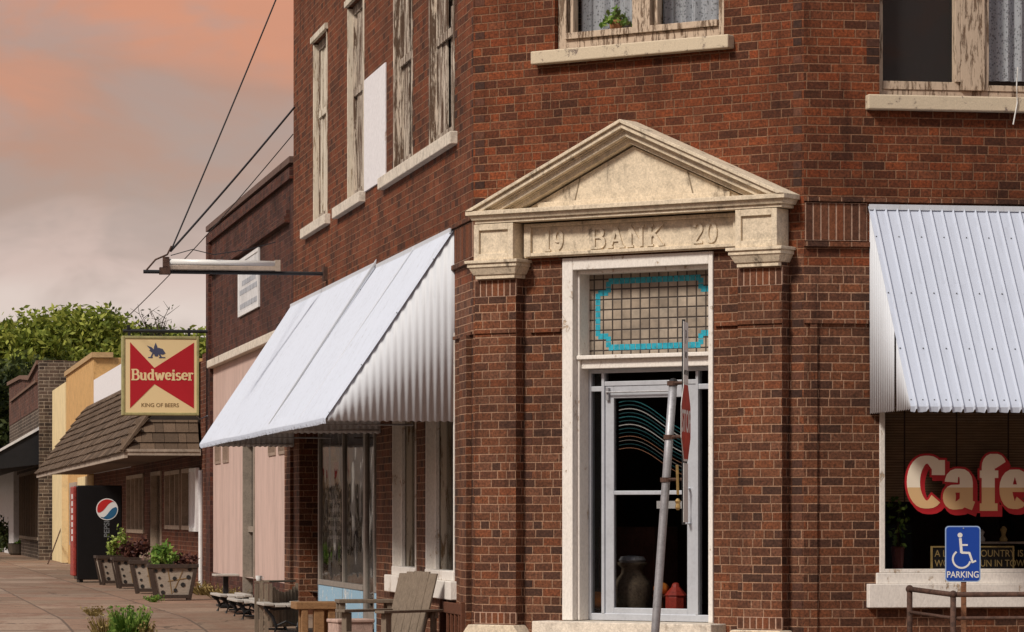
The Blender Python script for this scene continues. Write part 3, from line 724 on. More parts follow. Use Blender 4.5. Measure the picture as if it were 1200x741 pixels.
mb = MB(); mb.box(FC, tu0, tu1, D, -.08, 2.495, 2.575); mb.box(FC, tu0-.02, tu1+.02, -.1, -.03, 2.575, 2.61); mb.build('transom_bar', M_whitepaint, doorcase, bevel=.006)
tr_ = MB(); tr_.box(FC, tu0, tu1, D-.01, D+.012, tz0, tz1); tw = tr_.build('transom_window', M_transom, bank)
mb = MB()
gx, gy = (tu1-tu0)/13.5, (tz1-tz0)/8
X0, X1, Z0, Z1 = tu0+gx*.9, tu1-gx*.9, tz0+gy*.9, tz1-gy*.7; qx, qz, bw = gx*1.1, gy*1.1, .05
pts = [(X0+qx, Z0), (X1-qx, Z0), (X1-qx, Z0+qz), (X1, Z0+qz), (X1, Z1-qz), (X1-qx, Z1-qz), (X1-qx, Z1), (X0+qx, Z1), (X0+qx, Z1-qz), (X0, Z1-qz), (X0, Z0+qz), (X0+qx, Z0+qz)]
for i in range(len(pts)):
    p, q = pts[i], pts[(i+1) % len(pts)]; L = math.hypot(q[0]-p[0], q[1]-p[1]); n = max(1, round(L/.055))
    for k in range(n):
        a = (p[0]+(q[0]-p[0])*k/n, p[1]+(q[1]-p[1])*k/n); b = (p[0]+(q[0]-p[0])*(k+1)/n, p[1]+(q[1]-p[1])*(k+1)/n)
        cx, cz = (a[0]+b[0])/2, (a[1]+b[1])/2
        hx, hz = (L/n/2-.003, bw/2) if abs(q[1]-p[1]) < 1e-6 else (bw/2, L/n/2-.003)
        mb.box(FC, cx-hx, cx+hx, D+.010, D+.0135+rnd.uniform(0, .001), cz-hz, cz+hz)
mb.build('coloured_border', M_teal, tw)
# aluminium shopfront inside the opening
e0, e1 = tu0, tu1; m0, m1 = FC.hit(711, 600, D)[0], FC.hit(817, 600, D)[0]
mb = MB(); frame_rect(mb, FC, e0, e1, .31, 2.493, .028, D-.03, D+.03, .06, .035)
mb.box(FC, m0-.034, m0-.004, D-.035, D+.035, .37, 2.458); mb.box(FC, m1+.004, m1+.030, D-.035, D+.035, .37, 2.458)
mb.box(FC, e0+.028, m0-.034, D-.03, D+.03, 2.30, 2.345); mb.box(FC, m1+.030, e1-.028, D-.03, D+.03, 2.30, 2.345); mb.box(FC, m0-.004, m1+.004, D-.03, D+.03, 2.345, 2.385)
shopf = mb.build('entrance_frame', M_alu, bank, bevel=.004)
mb = MB(); mb.box(FC, e0+.028, m0-.034, D-.003, D+.003, .37, 2.30); mb.box(FC, m1+.030, e1-.028, D-.003, D+.003, .37, 2.30)
mb.box(FC, e0+.028, m0-.034, D-.003, D+.003, 2.345, 2.458); mb.box(FC, m1+.030, e1-.028, D-.003, D+.003, 2.345, 2.458); mb.box(FC, m0, m1, D-.003, D+.003, 2.385, 2.458)
mb.build('side_glass', M_glass, shopf)
mb = MB(); frame_rect(mb, FC, m0, m1, .335, 2.343, .088, D-.02, D+.022, .085, .105); mb.box(FC, m0+.088, m1-.088, D-.015, D+.02, 1.40, 1.435)
door = mb.build('entrance_door', M_alu, bank, bevel=.004)
mb = MB(); mb.box(FC, m0+.088, m1-.088, D-.003, D+.003, .42, 1.40); mb.box(FC, m0+.088, m1-.088, D-.003, D+.003, 1.435, 2.238); mb.build('door_glass', M_glass, door)
mb = MB(); hu = m1-.06
mb.tube([FC.P(hu, D+.02, 1.15), FC.P(hu, D+.08, 1.15), FC.P(hu, D+.08, 1.45), FC.P(hu, D+.02, 1.45)], .011); mb.build('door_handle', M_alu, door)
MB().box(FC, m1-.42, m1-.16, D-.03, D-.012, 1.28, 1.345).build('letter_slot', M_white, door)
mb = MB(); mb.box(FC, m0+.02, m0+.05, D+.022, D+.05, 2.22, 2.33); mb.tube([FC.P(m0+.03, D+.06, 2.29), FC.P(m1-.2, D+.06, 2.29)], .008, 6); mb.build('door_closer', M_galv, door)
# wavy stripe decal behind the door glass
for k in range(13):
    mt = [M_tealink, M_tealdim, M_whiteink, M_tealdim][k % 4] if k < 8 else [M_tanink, M_whitedim, M_tealdim][k % 3]
    mb = MB(); n = 18; x0, x1 = m0+.12, m1-.13; zb = 2.185-k*.034; th = .008 if k < 8 else .005
    top = []; bot = []
    for i in range(n+1):
        s_ = i/n; z_ = zb+.045*math.sin(s_*math.pi*1.5+.4)-.15*s_*s_*(1-.2*k/13)-.05*s_
        top.append((x0+(x1-x0)*s_, z_+th/2)); bot.append((x0+(x1-x0)*s_, z_-th/2))
    mb.prism(FC, top+bot[::-1], D-.012-k*.0001, D-.010-k*.0001); mb.build('wave_stripe', mt, door)

# --- window maker (sash window inside an opening)
def sash(F, u0, u1, z0, z1, d, fm, gm, parent, fw=.07, rail=True, name='window', sill=None, mull=None):
    mb = MB(); frame_rect(mb, F, u0, u1, z0, z1, fw, d-.05, d+.05)
    if rail: mb.box(F, u0+fw, u1-fw, d-.03, d+.03, (z0+z1)/2-.03, (z0+z1)/2+.03)
    if mull: mb.box(F, mull[0], mull[1], d-.06, d+.08, z0+fw, z1-fw)
    wn = mb.build(name, fm, parent, bevel=.005)
    g = MB(); g.box(F, u0+fw*.8, u1-fw*.8, d-.012, d-.006, z0+fw*.8, z1-fw*.8); g.build('pane', gm, wn)
    return wn
def curtain(F, u0, u1, z0, z1, d, parent, mat=M_lace, folds=7):
    mb = MB(); n = folds*6
    P = [(u0+(u1-u0)*i/n, d+.02*math.sin(i/n*folds*2*math.pi)+.012*math.sin(i*.7)) for i in range(n+1)]
    for (a, b) in zip(P[:-1], P[1:]): mb.poly([F.P(a[0], a[1], z0), F.P(b[0], b[1], z0), F.P(b[0], b[1], z1), F.P(a[0], a[1], z1)])
    return mb.build('curtain', mat, parent, normals=False, smooth=True)
# chamfer upper window
wn = sash(FC, CW[0], CW[1], CW[2]+.01, CW[3], -.10, M_peelpink, M_glassclear, bank, .085, True, mull=(1.66, 1.84))
mb = MB(); mb.box(FC, CW[0]+.085, 1.66, -.12, -.02, CW[2]+.095, CW[2]+.15); mb.box(FC, 1.84, CW[1]-.085, -.12, -.02, CW[2]+.095, CW[2]+.15)
mb.box(FC, 1.0, 1.03, -.13, -.05, CW[2]+.095, CW[3]-.09); mb.box(FC, 1.87, 1.90, -.13, -.05, CW[2]+.095, CW[3]-.09); mb.build('sash_rail', M_peelpink, wn, bevel=.004)
curtain(FC, CW[0]+.08, 1.7, CW[2]+.02, CW[3]-.1, -.30, wn); curtain(FC, 1.8, CW[1]-.08, CW[2]+.02, CW[3]-.1, -.30, wn)
MB().box(FC, .68, 2.70, -.28, .10, 5.155, 5.268).build('window_sill', M_silly, wn, bevel=.01)
# right upper window
wn = sash(FR, RWU[0], RWU[1], RWU[2]+.01, RWU[3], -.12, M_peelpink, M_glassclear, bank, .05, False, mull=(1.37, 1.58))
mb = MB(); mb.box(FR, .70, 1.37, -.14, -.06, RWU[2]+.06, RWU[2]+.13); mb.box(FR, 1.32, 1.37, -.14, -.04, RWU[2]+.13, RWU[3]-.05); mb.box(FR, 1.58, 2.29, -.14, -.06, RWU[2]+.06, RWU[2]+.11)
mb.box(FR, 1.58, 1.62, -.14, -.06, RWU[2]+.11, RWU[3]-.05); mb.build('sash_rail', M_peelpink, wn, bevel=.004)
curtain(FR, 1.6, 2.3, RWU[2]+.16, RWU[3]-.1, -.17, wn)
MB().box(FR, .70, 1.35, -.16, -.155, RWU[2]+.1, RWU[3]-.06).build('dark_screen', plain('black_screen', (.008, .008, .009), .8, var=.9, sc=60, bump=0), wn)
MB().box(FR, .53, 2.50, -.28, .09, 4.605, 4.728).build('window_sill', M_silly, wn, bevel=.01)
# left upper windows: boarded, weathered sashes
for i, (a, b, c, d) in enumerate(LW):
    wn = sash(FL, a, b, c+.01, d, -.10, M_peel, M_glassdark, bank, .10, False)
    mb = MB(); n = 6; wdt = (b-a-.2)/n
    mb2 = MB()
    for k in range(n):
        if k == 3 and i < 2: continue
        zt = d-.1 if k != 2 else c+1.25+.3*i
        mb.box(FL, a+.1+k*wdt+.006, a+.1+(k+1)*wdt-.006, -.10, -.075+rnd.uniform(-.01, .012), c+.1, zt)
    mb.box(FL, a+.10, b-.10, -.072, -.045, c+.95+.1*i, c+1.03+.1*i)
    mb.build('weathered_board', M_peel if i < 3 else M_trimyellow, wn, bevel=.003)
    mb3 = MB(); mb3.box(FL, b-.05, b-.002, -.28, .012, c+.02, d-.02); mb3.box(FL, a+.002, a+.05, -.28, .012, c+.02, d-.02)
    if i == 3: mb3.box(FL, a-.06, b+.06, 0, .04, d, d+.07)
    if i == 2: mb3.box(FL, a-.06, b+.06, 0, .04, d, d+.07)
    mb3.build('window_casing', M_peel if i < 2 else M_trimyellow, wn, bevel=.003)
for (a, b) in ((.90, 3.20), (3.23, 5.66), (7.10, 9.41), (10.10, 12.5)):
    MB().box(FL, a, b, -.28, .07, 4.60, 4.718).build('window_sill', M_stone2, bank, bevel=.008)
MB().box(FL, 5.47, 7.08, .0, .018, 4.70, 5.90).build('white_panel', M_board, bank, bevel=.004)

# left ground windows and their white sills
for (a, b, c, d) in LG[:2]:
    wn = sash(FL, a+.02, b-.02, c+.02, d, -.17, M_trimyellow, M_glass, bank, .07, False)
    mb = MB(); mb.box(FL, b-.03, b-.002, -.30, .012, c, d-.01); mb.box(FL, a+.002, a+.03, -.3, .012, c, d-.01); mb.box(FL, b-.10, b-.03, -.11, -.07, c, d-.02)
    mb.build('window_casing', M_whitepaint, wn, bevel=.004)
    mb = MB(); mb.box(FL, a-.09, b+.25, -.28, .06, c-.17, c+.0); mb.box(FL, a, b, -.25, .02, c, c+.09); mb.build('window_sill', M_whitepaint, wn, bevel=.008)
    MB().box(FL, a+.05, b-.05, -.42, -.40, c+.05, d-.05).build('window_blind', plain('grey_blind', (.26, .22, .17), .9, var=.25, stretch=(8, 8, 1)), wn)

# shopfront on the left face
sa, sb = 6.24, 12.0
mb = MB()
sd_ = -.12
for u_, w_ in ((sb-.06, .06), (9.68, .05), (7.78, .16), (7.05, .07), (sa+.02, .06)): mb.box(FL, u_, u_+w_, sd_-.025, sd_+.03, .05, 2.88)
mb.box(FL, 7.95, sb-.06, sd_-.06, sd_+.04, .40, .46); mb.box(FL, sa+.08, 7.05, sd_-.06, sd_+.04, .40, .46); mb.box(FL, sa+.08, sb-.06, sd_-.04, sd_+.04, 2.80, 2.88)
mb.box(FL, 7.12, 7.78, sd_-.04, sd_+.04, 2.25, 2.33); mb.box(FL, 7.12, 7.78, sd_-.04, sd_+.04, .0, .20)
sf = mb.build('shopfront', plain('grey_metal_frame', (.30, .27, .24), .55, .3, var=.2), bank, bevel=.004)
mb = MB(); mb.box(FL, 7.12, 7.78, sd_-.004, sd_+.004, .20, 2.25); mb.box(FL, 7.12, 7.78, sd_-.004, sd_+.004, 2.33, 2.8)
mb.box(FL, 7.94, 9.68, sd_-.004, sd_+.004, .44, 2.8); mb.box(FL, 9.73, sb-.06, sd_-.004, sd_+.004, .44, 2.8); mb.box(FL, sa+.08, 7.05, sd_-.004, sd_+.004, .44, 2.8); mb.build('shop_glass', M_shopglass, sf)
mb = MB(); mb.box(FL, 7.96, sb-.0, sd_-.02, sd_+.03, -.22, .398); mb.box(FL, sa+.02, 7.05, sd_-.02, sd_+.03, -.22, .398); mb.build('blue_stall_panel', M_blue, sf)
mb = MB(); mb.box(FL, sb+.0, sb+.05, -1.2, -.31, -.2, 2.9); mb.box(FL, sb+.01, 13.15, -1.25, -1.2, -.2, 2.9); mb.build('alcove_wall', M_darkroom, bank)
# right show window
mb = MB(); frame_rect(mb, FR, .65, 5.1, .742, 3.0, .045, -.12, .015, .03, .05); mb.box(FR, 2.85, 2.9, -.12, -.02, .77, 2.95)
sw_ = mb.build('show_window', M_whitepaint, bank, bevel=.004)
mb = MB(); mb.box(FR, .54, 5.22, -.28, .075, .45, .648); mb.box(FR, .62, 5.14, -.28, .03, .648, .74); mb.build('window_sill', M_whitepaint, sw_, bevel=.006)
MB().box(FR, .69, 5.05, -.075, -.068, .77, 2.95).build('pane', M_glass, sw_)
mb = MB(); mb.poly([FR.P(.70, -.20, 1.335), FR.P(5.0, -.20, 1.335), FR.P(5.0, -.20, 2.95), FR.P(.70, -.20, 2.95)]); mb.build('bamboo_blind', M_bamboo, sw_, normals=False)
lt = MB(); Fs = FR
LU, LZ, LH = .925, 1.29, .42
gh = MB(); pen(gh, Fs, 'Cafe', LU, LZ, LH, .27, .15, -.0675, -.0655, .019, gap=.055, wscale=.82); pen(gh, Fs, 'Cafe', LU+.024, LZ-.03, LH, .27, .15, -.0678, -.0668, .019, gap=.055, wscale=.82)
gh.build('letter_outline', M_lred, sw_)
pen(lt, Fs, 'Cafe', LU, LZ, LH, .27, .15, -.065, -.0625, 0, gap=.055, wscale=.82); lt.build('painted_lettering', M_letter, sw_)

# ================================================================== things behind the glass
def potplant(F, u, d, z, r, name, label, leafmat, n=60, spread=.16, pot=M_terra):
    p = F.P(u, d, z); t = thing(name, label, 'plant', p)
    MB().lathe(p, [(r*.7, 0), (r, r*1.5), (r*1.12, r*1.5), (r*1.12, r*1.8), (r*.95, r*1.8), (r*.9, r*1.6)], 14).build('pot', pot, t)
    mb = MB()
    for i in range(n):
        a = rnd.uniform(0, 6.28); q = rnd.uniform(.1, 1); h = rnd.uniform(0, 1)
        c = Vector((p[0]+math.cos(a)*spread*q, p[1]+math.sin(a)*spread*q, p[2]+r*1.7+spread*.9*(1-q*q)*h-.05*q)); leaf(mb, c, .035, .022)
    mb.build('foliage', leafmat, t, normals=False); return t
def leaf(mb, c, l, w_, up=0.):
    t = Vector((rnd.gauss(0, 1), rnd.gauss(0, 1), rnd.gauss(up, 1))).normalized(); s_ = t.cross(Vector((rnd.gauss(0, 1), rnd.gauss(0, 1), rnd.gauss(0, 1)))).normalized()
    mb.poly([c-t*l, c+s_*w_, c+t*l, c-s_*w_])
MB().box(FC, CW[0]+.09, 1.655, -.265, -.125, CW[2]+.09, CW[2]+.135).build('inner_ledge', M_peelpink, bank)
potplant(FC, 1.38, -.195, CW[2]+.137, .060, 'potted_plant', 'small green plant in a terracotta pot inside the window above the pediment', M_plant, 110, .15)
# milk can, pumpkins, lantern behind the entrance door
def floorobj(px, py, d): u, z = FC.hit(px, py, d); return u
u_ = floorobj(741, 650, -.55); p = FC.P(u_, -.55, .31)
t = thing('milk_can', 'old speckled metal milk can standing inside the glass entrance door', 'milk can', p)
MB().lathe(p, [(.165, 0), (.175, .03), (.175, .28), (.16, .33), (.10, .40), (.095, .45), (.13, .48), (.13, .50)], 20).build('can_body', plain('speckled_can', (.12, .09, .062), .8, var=.5, sc=40), t, smooth=True)
MB().lathe((p[0], p[1], p[2]+.50), [(.11, 0), (.12, .02), (.10, .05), (.03, .06)], 18).build('can_lid', M_galv, t)
for i, (px, d_, r, lab) in enumerate(((699, -.36, .085, 'orange pumpkin on the floor behind the narrow left side glass'), (775, -.40, .065, 'small yellow orange pumpkin between the milk can and the red lantern'))):
    u_ = floorobj(px, 690, d_); p = FC.P(u_, d_, .31+(.10 if i == 0 else .22)); mb = MB(); seg = 24
    t = thing('pumpkin', lab, 'pumpkin', p)
    rings = []
    for k in range(9):
        ph = math.pi*k/8; b = len(mb.v)
        for s_ in range(seg):
            a = 2*math.pi*s_/seg; rr = max(.002, r*math.sin(ph))*(1+.09*math.cos(a*8)); mb.v.append((p[0]+rr*math.cos(a), p[1]+rr*math.sin(a), p[2]+r*.85-r*.85*math.cos(ph)))
        rings.append(b)
    for k in range(8):
        for s_ in range(seg): q = (s_+1) % seg; mb.f.append([rings[k]+s_, rings[k]+q, rings[k+1]+q, rings[k+1]+s_])
    mb.build('fruit', M_orange, t, smooth=True)
    MB().tube([(p[0], p[1], p[2]+r*1.6), (p[0]+.01, p[1], p[2]+r*2.1)], [.012, .008]).build('stalk', M_bark, t)
    if True:
        q = FC.P(u_, d_, .305); h_ = p[2]-.305
        tag(MB().lathe(q, [(.09, 0), (.09, .01), (.02, .03), (.02, h_-.03), (.08, h_-.01), (.08, h_-.002)], 12).build('stand', M_woodbrown, loc=q), 'turned brown wooden stand under the %s pumpkin inside the entrance' % ('larger left' if i == 0 else 'smaller right'), 'stand')
u_ = floorobj(792, 680, -.40); p = FC.P(u_, -.40, .31)
t = thing('lantern', 'red metal lantern standing inside the entrance door at the right', 'lantern', p)
MB().lathe(p, [(.085, 0), (.09, .02), (.09, .20), (.085, .22)], 8).build('lantern_body', M_redlamp, t)
MB().lathe((p[0], p[1], p[2]+.22), [(.10, 0), (.04, .07), (.03, .10), (.01, .11)], 8).build('lantern_roof', M_redlamp, t)
# counter inside
u_ = floorobj(735, 600, -1.2)
mb = MB(); mb.box(FC, u_-.25, u_+.35, -1.5, -1.1, .31, 1.12); tag(mb.build('wooden_crate', plain('old_red_wood', (.12, .045, .03), .8, var=.4), loc=FC.P(u_, -1.3, .31), bevel=.01), 'dark reddish wooden cabinet standing in the gloom behind the milk can', 'cabinet')
# slogan board in the show window
s0, z0 = FR.hit(1091, 669, -.13); s1, z1 = FR.hit(1188, 640, -.13)
p = FR.P((s0+s1)/2, -.13, z0)
t = thing('slogan_board', 'small dark board with gold lettering standing in the show window behind the blue parking sign', 'sign', p)
MB().box(FR, s0+.012, s1-.012, -.14, -.125, z0+.012, z1-.012).build('board', M_ink, t)
mb = MB(); frame_rect(mb, FR, s0, s1, z0, z1, .012, -.145, -.118); mb.build('board_frame', M_gold, t)
text_mesh('A LOT OF COUNTRY IS', FR, s0+.03, z0+.118, .082, -.124, M_gold, t, sx=.90)
text_mesh('WORTH A RUN IN TOWN', FR, s0+.03, z0+.035, .082, -.124, M_gold, t, sx=.86)
# hanging plant and bottle in show window
u_, z_ = FR.hit(1052, 625, -.18); p = FR.P(u_, -.18, .75)
t = thing('potted_plant', 'leafy potted plant at the left end of the show window under the blind', 'plant', p)
MB().lathe(p, [(.045, 0), (.055, .18), (.06, .20), (.05, .21)], 12).build('pot', plain('maroon_vase', (.12, .03, .03), .4), t)
mb = MB()
for i in range(70):
    h = rnd.random(); leaf(mb, Vector((p[0]+rnd.gauss(0, .05), p[1]+rnd.gauss(0, .03), p[2]+.2+.42*h)), .028, .016)
mb.build('foliage', M_plant, t, normals=False)
MB().tube([(p[0], p[1], p[2]+.2), (p[0]+.01, p[1], p[2]+.55)], .006, 6).build('stem', M_bark, t)
for k, (px, hh, mt, lb) in enumerate(((1150, .10, M_whiteink, 'white ornament on the shelf inside the show window'), (1176, .13, M_gold, 'dull gold ornament on the shelf inside the show window'))):
    u_, z_ = FR.hit(px, 632, -.28); p = FR.P(u_, -.28, 1.0)
    tag(MB().lathe(p, [(.03, 0), (.035, .02), (.015, .05), (.03, hh*.8), (.01, hh)], 10).build('ornament', mt, loc=p), lb, 'ornament')
u_, _ = FR.hit(1140, 640, -.3)
t = thing('display_shelf', 'pale display shelf on dark uprights inside the show window', 'shelf', FR.P(u_+.3, -.3, .5))
MB().box(FR, u_, u_+1.4, -.38, -.22, .98, .998).build('board', M_fascia, t); MB().box(FR, u_+.02, u_+.06, -.36, -.32, .30, .978).box(FR, u_+1.3, u_+1.34, -.36, -.32, .30, .978).build('upright', M_iron, t)
# posters and goods in left shop window
def dashes(F, u0, u1, z0, z1, n, d, mat, parent):
    mb = MB()
    for i in range(n):
        z = z1-(i+.5)*(z1-z0)/n; u = u0
        while u < u1-.1:
            l = rnd.uniform(.06, .22); mb.box(F, u, min(u1, u+l), d, d+.004, z-.02, z+.02); u += l+.05
    return mb.build('printed_lines', mat, parent)
a, b = 10.1, 11.4
t = thing('window_poster', 'tall black poster with rows of white print inside the far shop window', 'poster', FL.P(a, -.2, .85))
MB().box(FL, a, b, -.136, -.132, .85, 1.52).build('sheet', M_ink, t); dashes(FL, a+.1, b-.1, .92, 1.45, 5, -.1315, M_whiteink, t)
MB().box(FL, a+.2, b-.2, -.1315, -.1285, 1.17, 1.20).build('green_line', M_greenink, t)
t = thing('window_sign', 'arched white outlined emblem with maroon panel hung above the black poster', 'sign', FL.P(a, -.2, 1.6))
mb = MB(); P_ = arc((a+b)/2, 1.95, .45, .35, 0, 180, 14)
for p_, q_ in zip(P_[:-1], P_[1:]): mb.quadprism(FL, p_, q_, .05, -.135, -.13)
mb.box(FL, a+.18, a+.23, -.135, -.13, 1.55, 1.95); mb.box(FL, b-.25, b-.20, -.135, -.13, 1.55, 1.95); mb.build('arch', M_whiteink, t)
MB().box(FL, a+.25, b-.28, -.135, -.131, 1.58, 1.85).build('panel', plain('maroon_card', (.18, .03, .03), .7), t)
mb = MB(); mb.box(FL, 8.3, 9.4, -.6, -.35, .44, 1.25); tag(mb.build('display_cabinet', M_iron, loc=FL.P(8.9, -.5, .3), bevel=.02), 'black cabinet standing close behind the middle shop window pane', 'cabinet')
mb = MB(); mb.box(FL, 7.22, 7.62, -.17, -.165, 1.05, 1.28); tag(mb.build('paper_notice', M_whiteink, loc=FL.P(7.4, -.17, 1.05)), 'blank white paper notice on the shop door glass', 'notice')

# ================================================================== METAL AWNINGS
def corr(u, p, amp):        # flat pans parted by narrow ribs
    f = (u/p) % 1; return amp*max(0, 1-abs(f-.5)/.16) if abs(f-.5) < .16 else 0
def awning(F, u0, u1, zt, zb, D_, label, near=True, far=True, pitch=.096, slit=False, group=None, inset=0.0):
    t = thing('metal_awning', label, 'awning', F.P(u0, 0, zb), group)
    mb = MB(); us = []; u = u0
    n = int(round((u1-u0)/pitch)); pp = (u1-u0)/n
    for i in range(n):
        for f in (0, .36, .44, .5, .56, .64): us.append((u0+(i+f)*pp, -.004+.026 if f == .5 else (.013 if f in (.44, .56) else 0)))
    us.append((u1, 0))
    sts = [(0.02, zt, 0), (.10, None, 0), (.35, None, 0), (.6, None, 0), (.85, None, 0), (.95, None, 0), (1, None, 0)]
    L = math.hypot(D_, zt-zb); nd, nz = (zt-zb-.03)/L, D_/L
    prof = []
    for s_ in (0, .1, .25, .4, .55, .7, .85, .955):
        prof.append((.01+(D_-.01)*s_, zt-(zt-zb-.05)*s_))
    prof += [(D_+.005, zb+.045), (D_+.022, zb+.02), (D_+.02, zb-.015)]
    rows = []
    for k, (d, z) in enumerate(prof):
        b = len(mb.v); sag = .012*math.sin(k*1.3)
        for (u, a) in us: mb.v.append(F.P(u, d+a*nd, z+a*nz+(-.004 if k == len(prof)-1 and a == 0 else 0)+(.010*(a > .01)+rnd.uniform(-.005, .003) if k == len(prof)-1 else 0)+.004*math.sin(u*1.1+k*.9)))
        rows.append(b)
    m = len(us)
    for r0, r1 in zip(rows[:-1], rows[1:]):
        for i in range(m-1): mb.f.append([r0+i, r0+i+1, r1+i+1, r1+i])
    mb.build('awning_sheet', M_awn, t, solid=.003, normals=True)
    # rivets
    rv = MB()
    for s_ in (.16, .45, .73, .985):
        d, z = .01+(D_-.01)*s_, zt-(zt-zb-.05)*s_
        for i in range(n):
            if s_ < .9 and i % 2: continue
            c = F.P(u0+(i+.15)*pp, d+.004*nd, z+.004*nz); rv.ball(c, .006, 6)
    rv.build('rivet', M_rivet, t)
    def side(us_, sgn):
        mb = MB(); N = int(D_/.011); rows = []
        segs = [(0.0, D_)] if not slit else [(0, .76), (.79, D_)]
        for (q0, q1) in segs:
            NN = int((q1-q0)/.011); pts = []
            for i in range(NN+1):
                d = q0+(q1-q0)*i/NN; wv = .0026*math.cos(2*math.pi*d/.066)
                ztop = zt-(zt-zb-.05)*(d-.01)/(D_-.01)-.01; pts.append((d, wv, max(ztop, zb+.02), zb+.006*math.cos(2*math.pi*d/.066)))
            b = len(mb.v)
            for (d, wv, z1, z0) in pts: mb.v.append(F.P(us_+wv, d, z0)); mb.v.append(F.P(us_+wv, d, z1))
            for i in range(NN): mb.f.append([b+2*i, b+2*i+2, b+2*i+3, b+2*i+1])
        mb.build('side_sheet', M_awnside, t, solid=.002, smooth=True)
    if near: side(u0+.015, -1)
    if far: side(u1-.015, 1)
    fr = MB()
    for u in (u0+.05, (u0+u1)/2, u1-.05):
        fr.tube([F.P(u, .02, zb+.03), F.P(u, D_-.04, zb+.03), F.P(u, .02, zt-.08)], .014, 6)
    fr.tube([F.P(u0+.03, D_-.04, zb+.03), F.P(u1-.03, D_-.04, zb+.03)], .014, 6); fr.build('awning_frame', M_galv, t)
    MB().box(F, u0, u1, .036, .05, zt-.03, zt+.015).build('flashing', M_awnside, t)
    return t
awning(FL, 1.03, 5.93, 3.83, 2.08, 1.17, 'white corrugated metal awning over the left windows, the one nearest the corner', group='white corrugated metal awnings')
awning(FL, 6.02, 13.72, 3.86, 2.09, 1.15, 'long white metal awning over the shopfront, farther along the left face', group='white corrugated metal awnings')
awning(FR, .55, 5.3, 3.80, 2.07, 1.25, 'white corrugated metal awning over the painted show window on the right', group='white corrugated metal awnings', slit=True)
# raised lap seams on the left awnings
def seam(F, u, w_, zt, zb, D_, parent):
    pts = []
    mb = MB()
    d0, z0, d1, z1 = .03, zt-.0, D_, zb+.05
    for off, hh in ((0, .03),):
        mb.hexa([F.P(u, d0, z0-.02), F.P(u+w_, d0, z0-.02), F.P(u+w_, d1, z1-.01), F.P(u, d1, z1-.01), F.P(u, d0, z0+hh), F.P(u+w_, d0, z0+hh), F.P(u+w_, d1, z1+hh), F.P(u, d1, z1+hh)])
    return mb.build('lap_seam', M_awnside, parent, bevel=.004)
for o in list(bpy.data.objects):
    if o.get('label', '').startswith('white corrugated metal awning over the left'): seam(FL, 3.25, .03, 3.83, 2.08, 1.17, o); 
    if o.get('label', '').startswith('long white'): seam(FL, 6.01, .03, 3.88, 2.11, 1.16, o)

# ================================================================== PINK FRONTED BUILDING
pk = thing('brick_building', 'dull purple brick building with a pink stucco shopfront next to the corner building', 'building', FL.P(13.8, 0, 0))
U0, U1 = 13.79, 25.15
wall(FL, U0, U1, 3.55, 5.66, [], .3, M_brick2, pk)
mb = MB(); mb.poly([FL.P(U0, -.3, 0), FL.P(U0, -12, 0), FL.P(U0, -12, 5.6), FL.P(U0, -.3, 5.6)]); mb.poly([FL.P(U1, -.3, 0), FL.P(U1, -12, 0), FL.P(U1, -12, 5.6), FL.P(U1, -.3, 5.6)]); mb.poly([FL.P(U0, -12, 0), FL.P(U1, -12, 0), FL.P(U1, -12, 5.6), FL.P(U0, -12, 5.6)])
mb.build('side_wall', M_brick2, pk, normals=False)
mb = MB(); mb.poly([FL.P(U0, -.05, 5.5), FL.P(U1, -.05, 5.5), FL.P(U1, -12, 5.5), FL.P(U0, -12, 5.5)]); mb.build('roof', M_roof, pk, normals=False)
mb = MB(); mb.box(FL, U0, U1+.03, -.33, .05, 5.66, 5.74); mb.build('coping', plain('dark_coping', (.12, .07, .055), .9), pk)
mb = MB(); mb.box(FL, U0, U1, 0, .05, 5.46, 5.60); mb.box(FL, U0+.4, U1-.5, 0, .045, 5.02, 5.10); mb.box(FL, U0+.4, U1-.5, 0, .07, 4.94, 5.02); mb.build('band_course', M_brick2, pk)
# brick piers at ends
MB().box(FL, U0, 14.42, -.3, .04, 0, 3.50).build('pier', M_brick, pk); MB().box(FL, 24.46, U1, -.3, .05, 0, 3.54).build('pier', M_brick2, pk)
MB().box(FL, 24.75, U1, 0, .05, 3.55, 5.45).build('corner_pier', M_brick2, pk)
DR = (18.35, 19.85, .02, 2.36)
holes = [DR]+[(a, a+.85, 2.02, 2.62) for a in (14.55, 15.75, 22.0, 23.25)]
wall(FL, 14.42, 24.46, .36, 3.50, [(DR[0], DR[1], .36, DR[3])]+holes[1:], .28, M_pink, pk, name='stucco_wall')
mb = MB(); mb.box(FL, 14.42, DR[0], -.28, .03, 0, .358); mb.box(FL, DR[1], 24.46, -.28, .03, 0, .358); mb.build('brick_base', M_brick2, pk)
mb = MB(); mb.box(FL, 14.42, 24.46, -.28, .10, 3.502, 3.62); mb.box(FL, 14.42, 24.5, -.2, .05, 3.44, 3.499) if False else None; mb.build('shopfront_cornice', M_stone2, pk, bevel=.01)
for (a, b, c, d) in holes[1:]:
    wb = MB().box(FL, a, b, -.16, -.12, c, d).build('boarded_window', M_brownboard, pk)
    mb = MB(); frame_rect(mb, FL, a, b, c, d, .04, -.12, .015); mb.build('window_frame', plain('tan_frame', (.30, .22, .17), .8), wb)
mb = MB(); frame_rect(mb, FL, DR[0], DR[1], .02, DR[3], .09, -.2, .02); mb.box(FL, DR[0]+.09, DR[1]-.09, -.15, -.05, 1.0, 1.08)
dd = mb.build('shop_door', plain('grey_door_frame', (.26, .22, .18), .7), pk); MB().box(FL, DR[0]+.09, DR[1]-.09, -.11, -.10, .1, DR[3]-.09).build('door_glass', M_shopglass, dd)
MB().box(FL, DR[0]+.09, DR[1]-.09, -.6, -.55, .1, DR[3]-.09).build('door_blind', M_darkroom, dd)
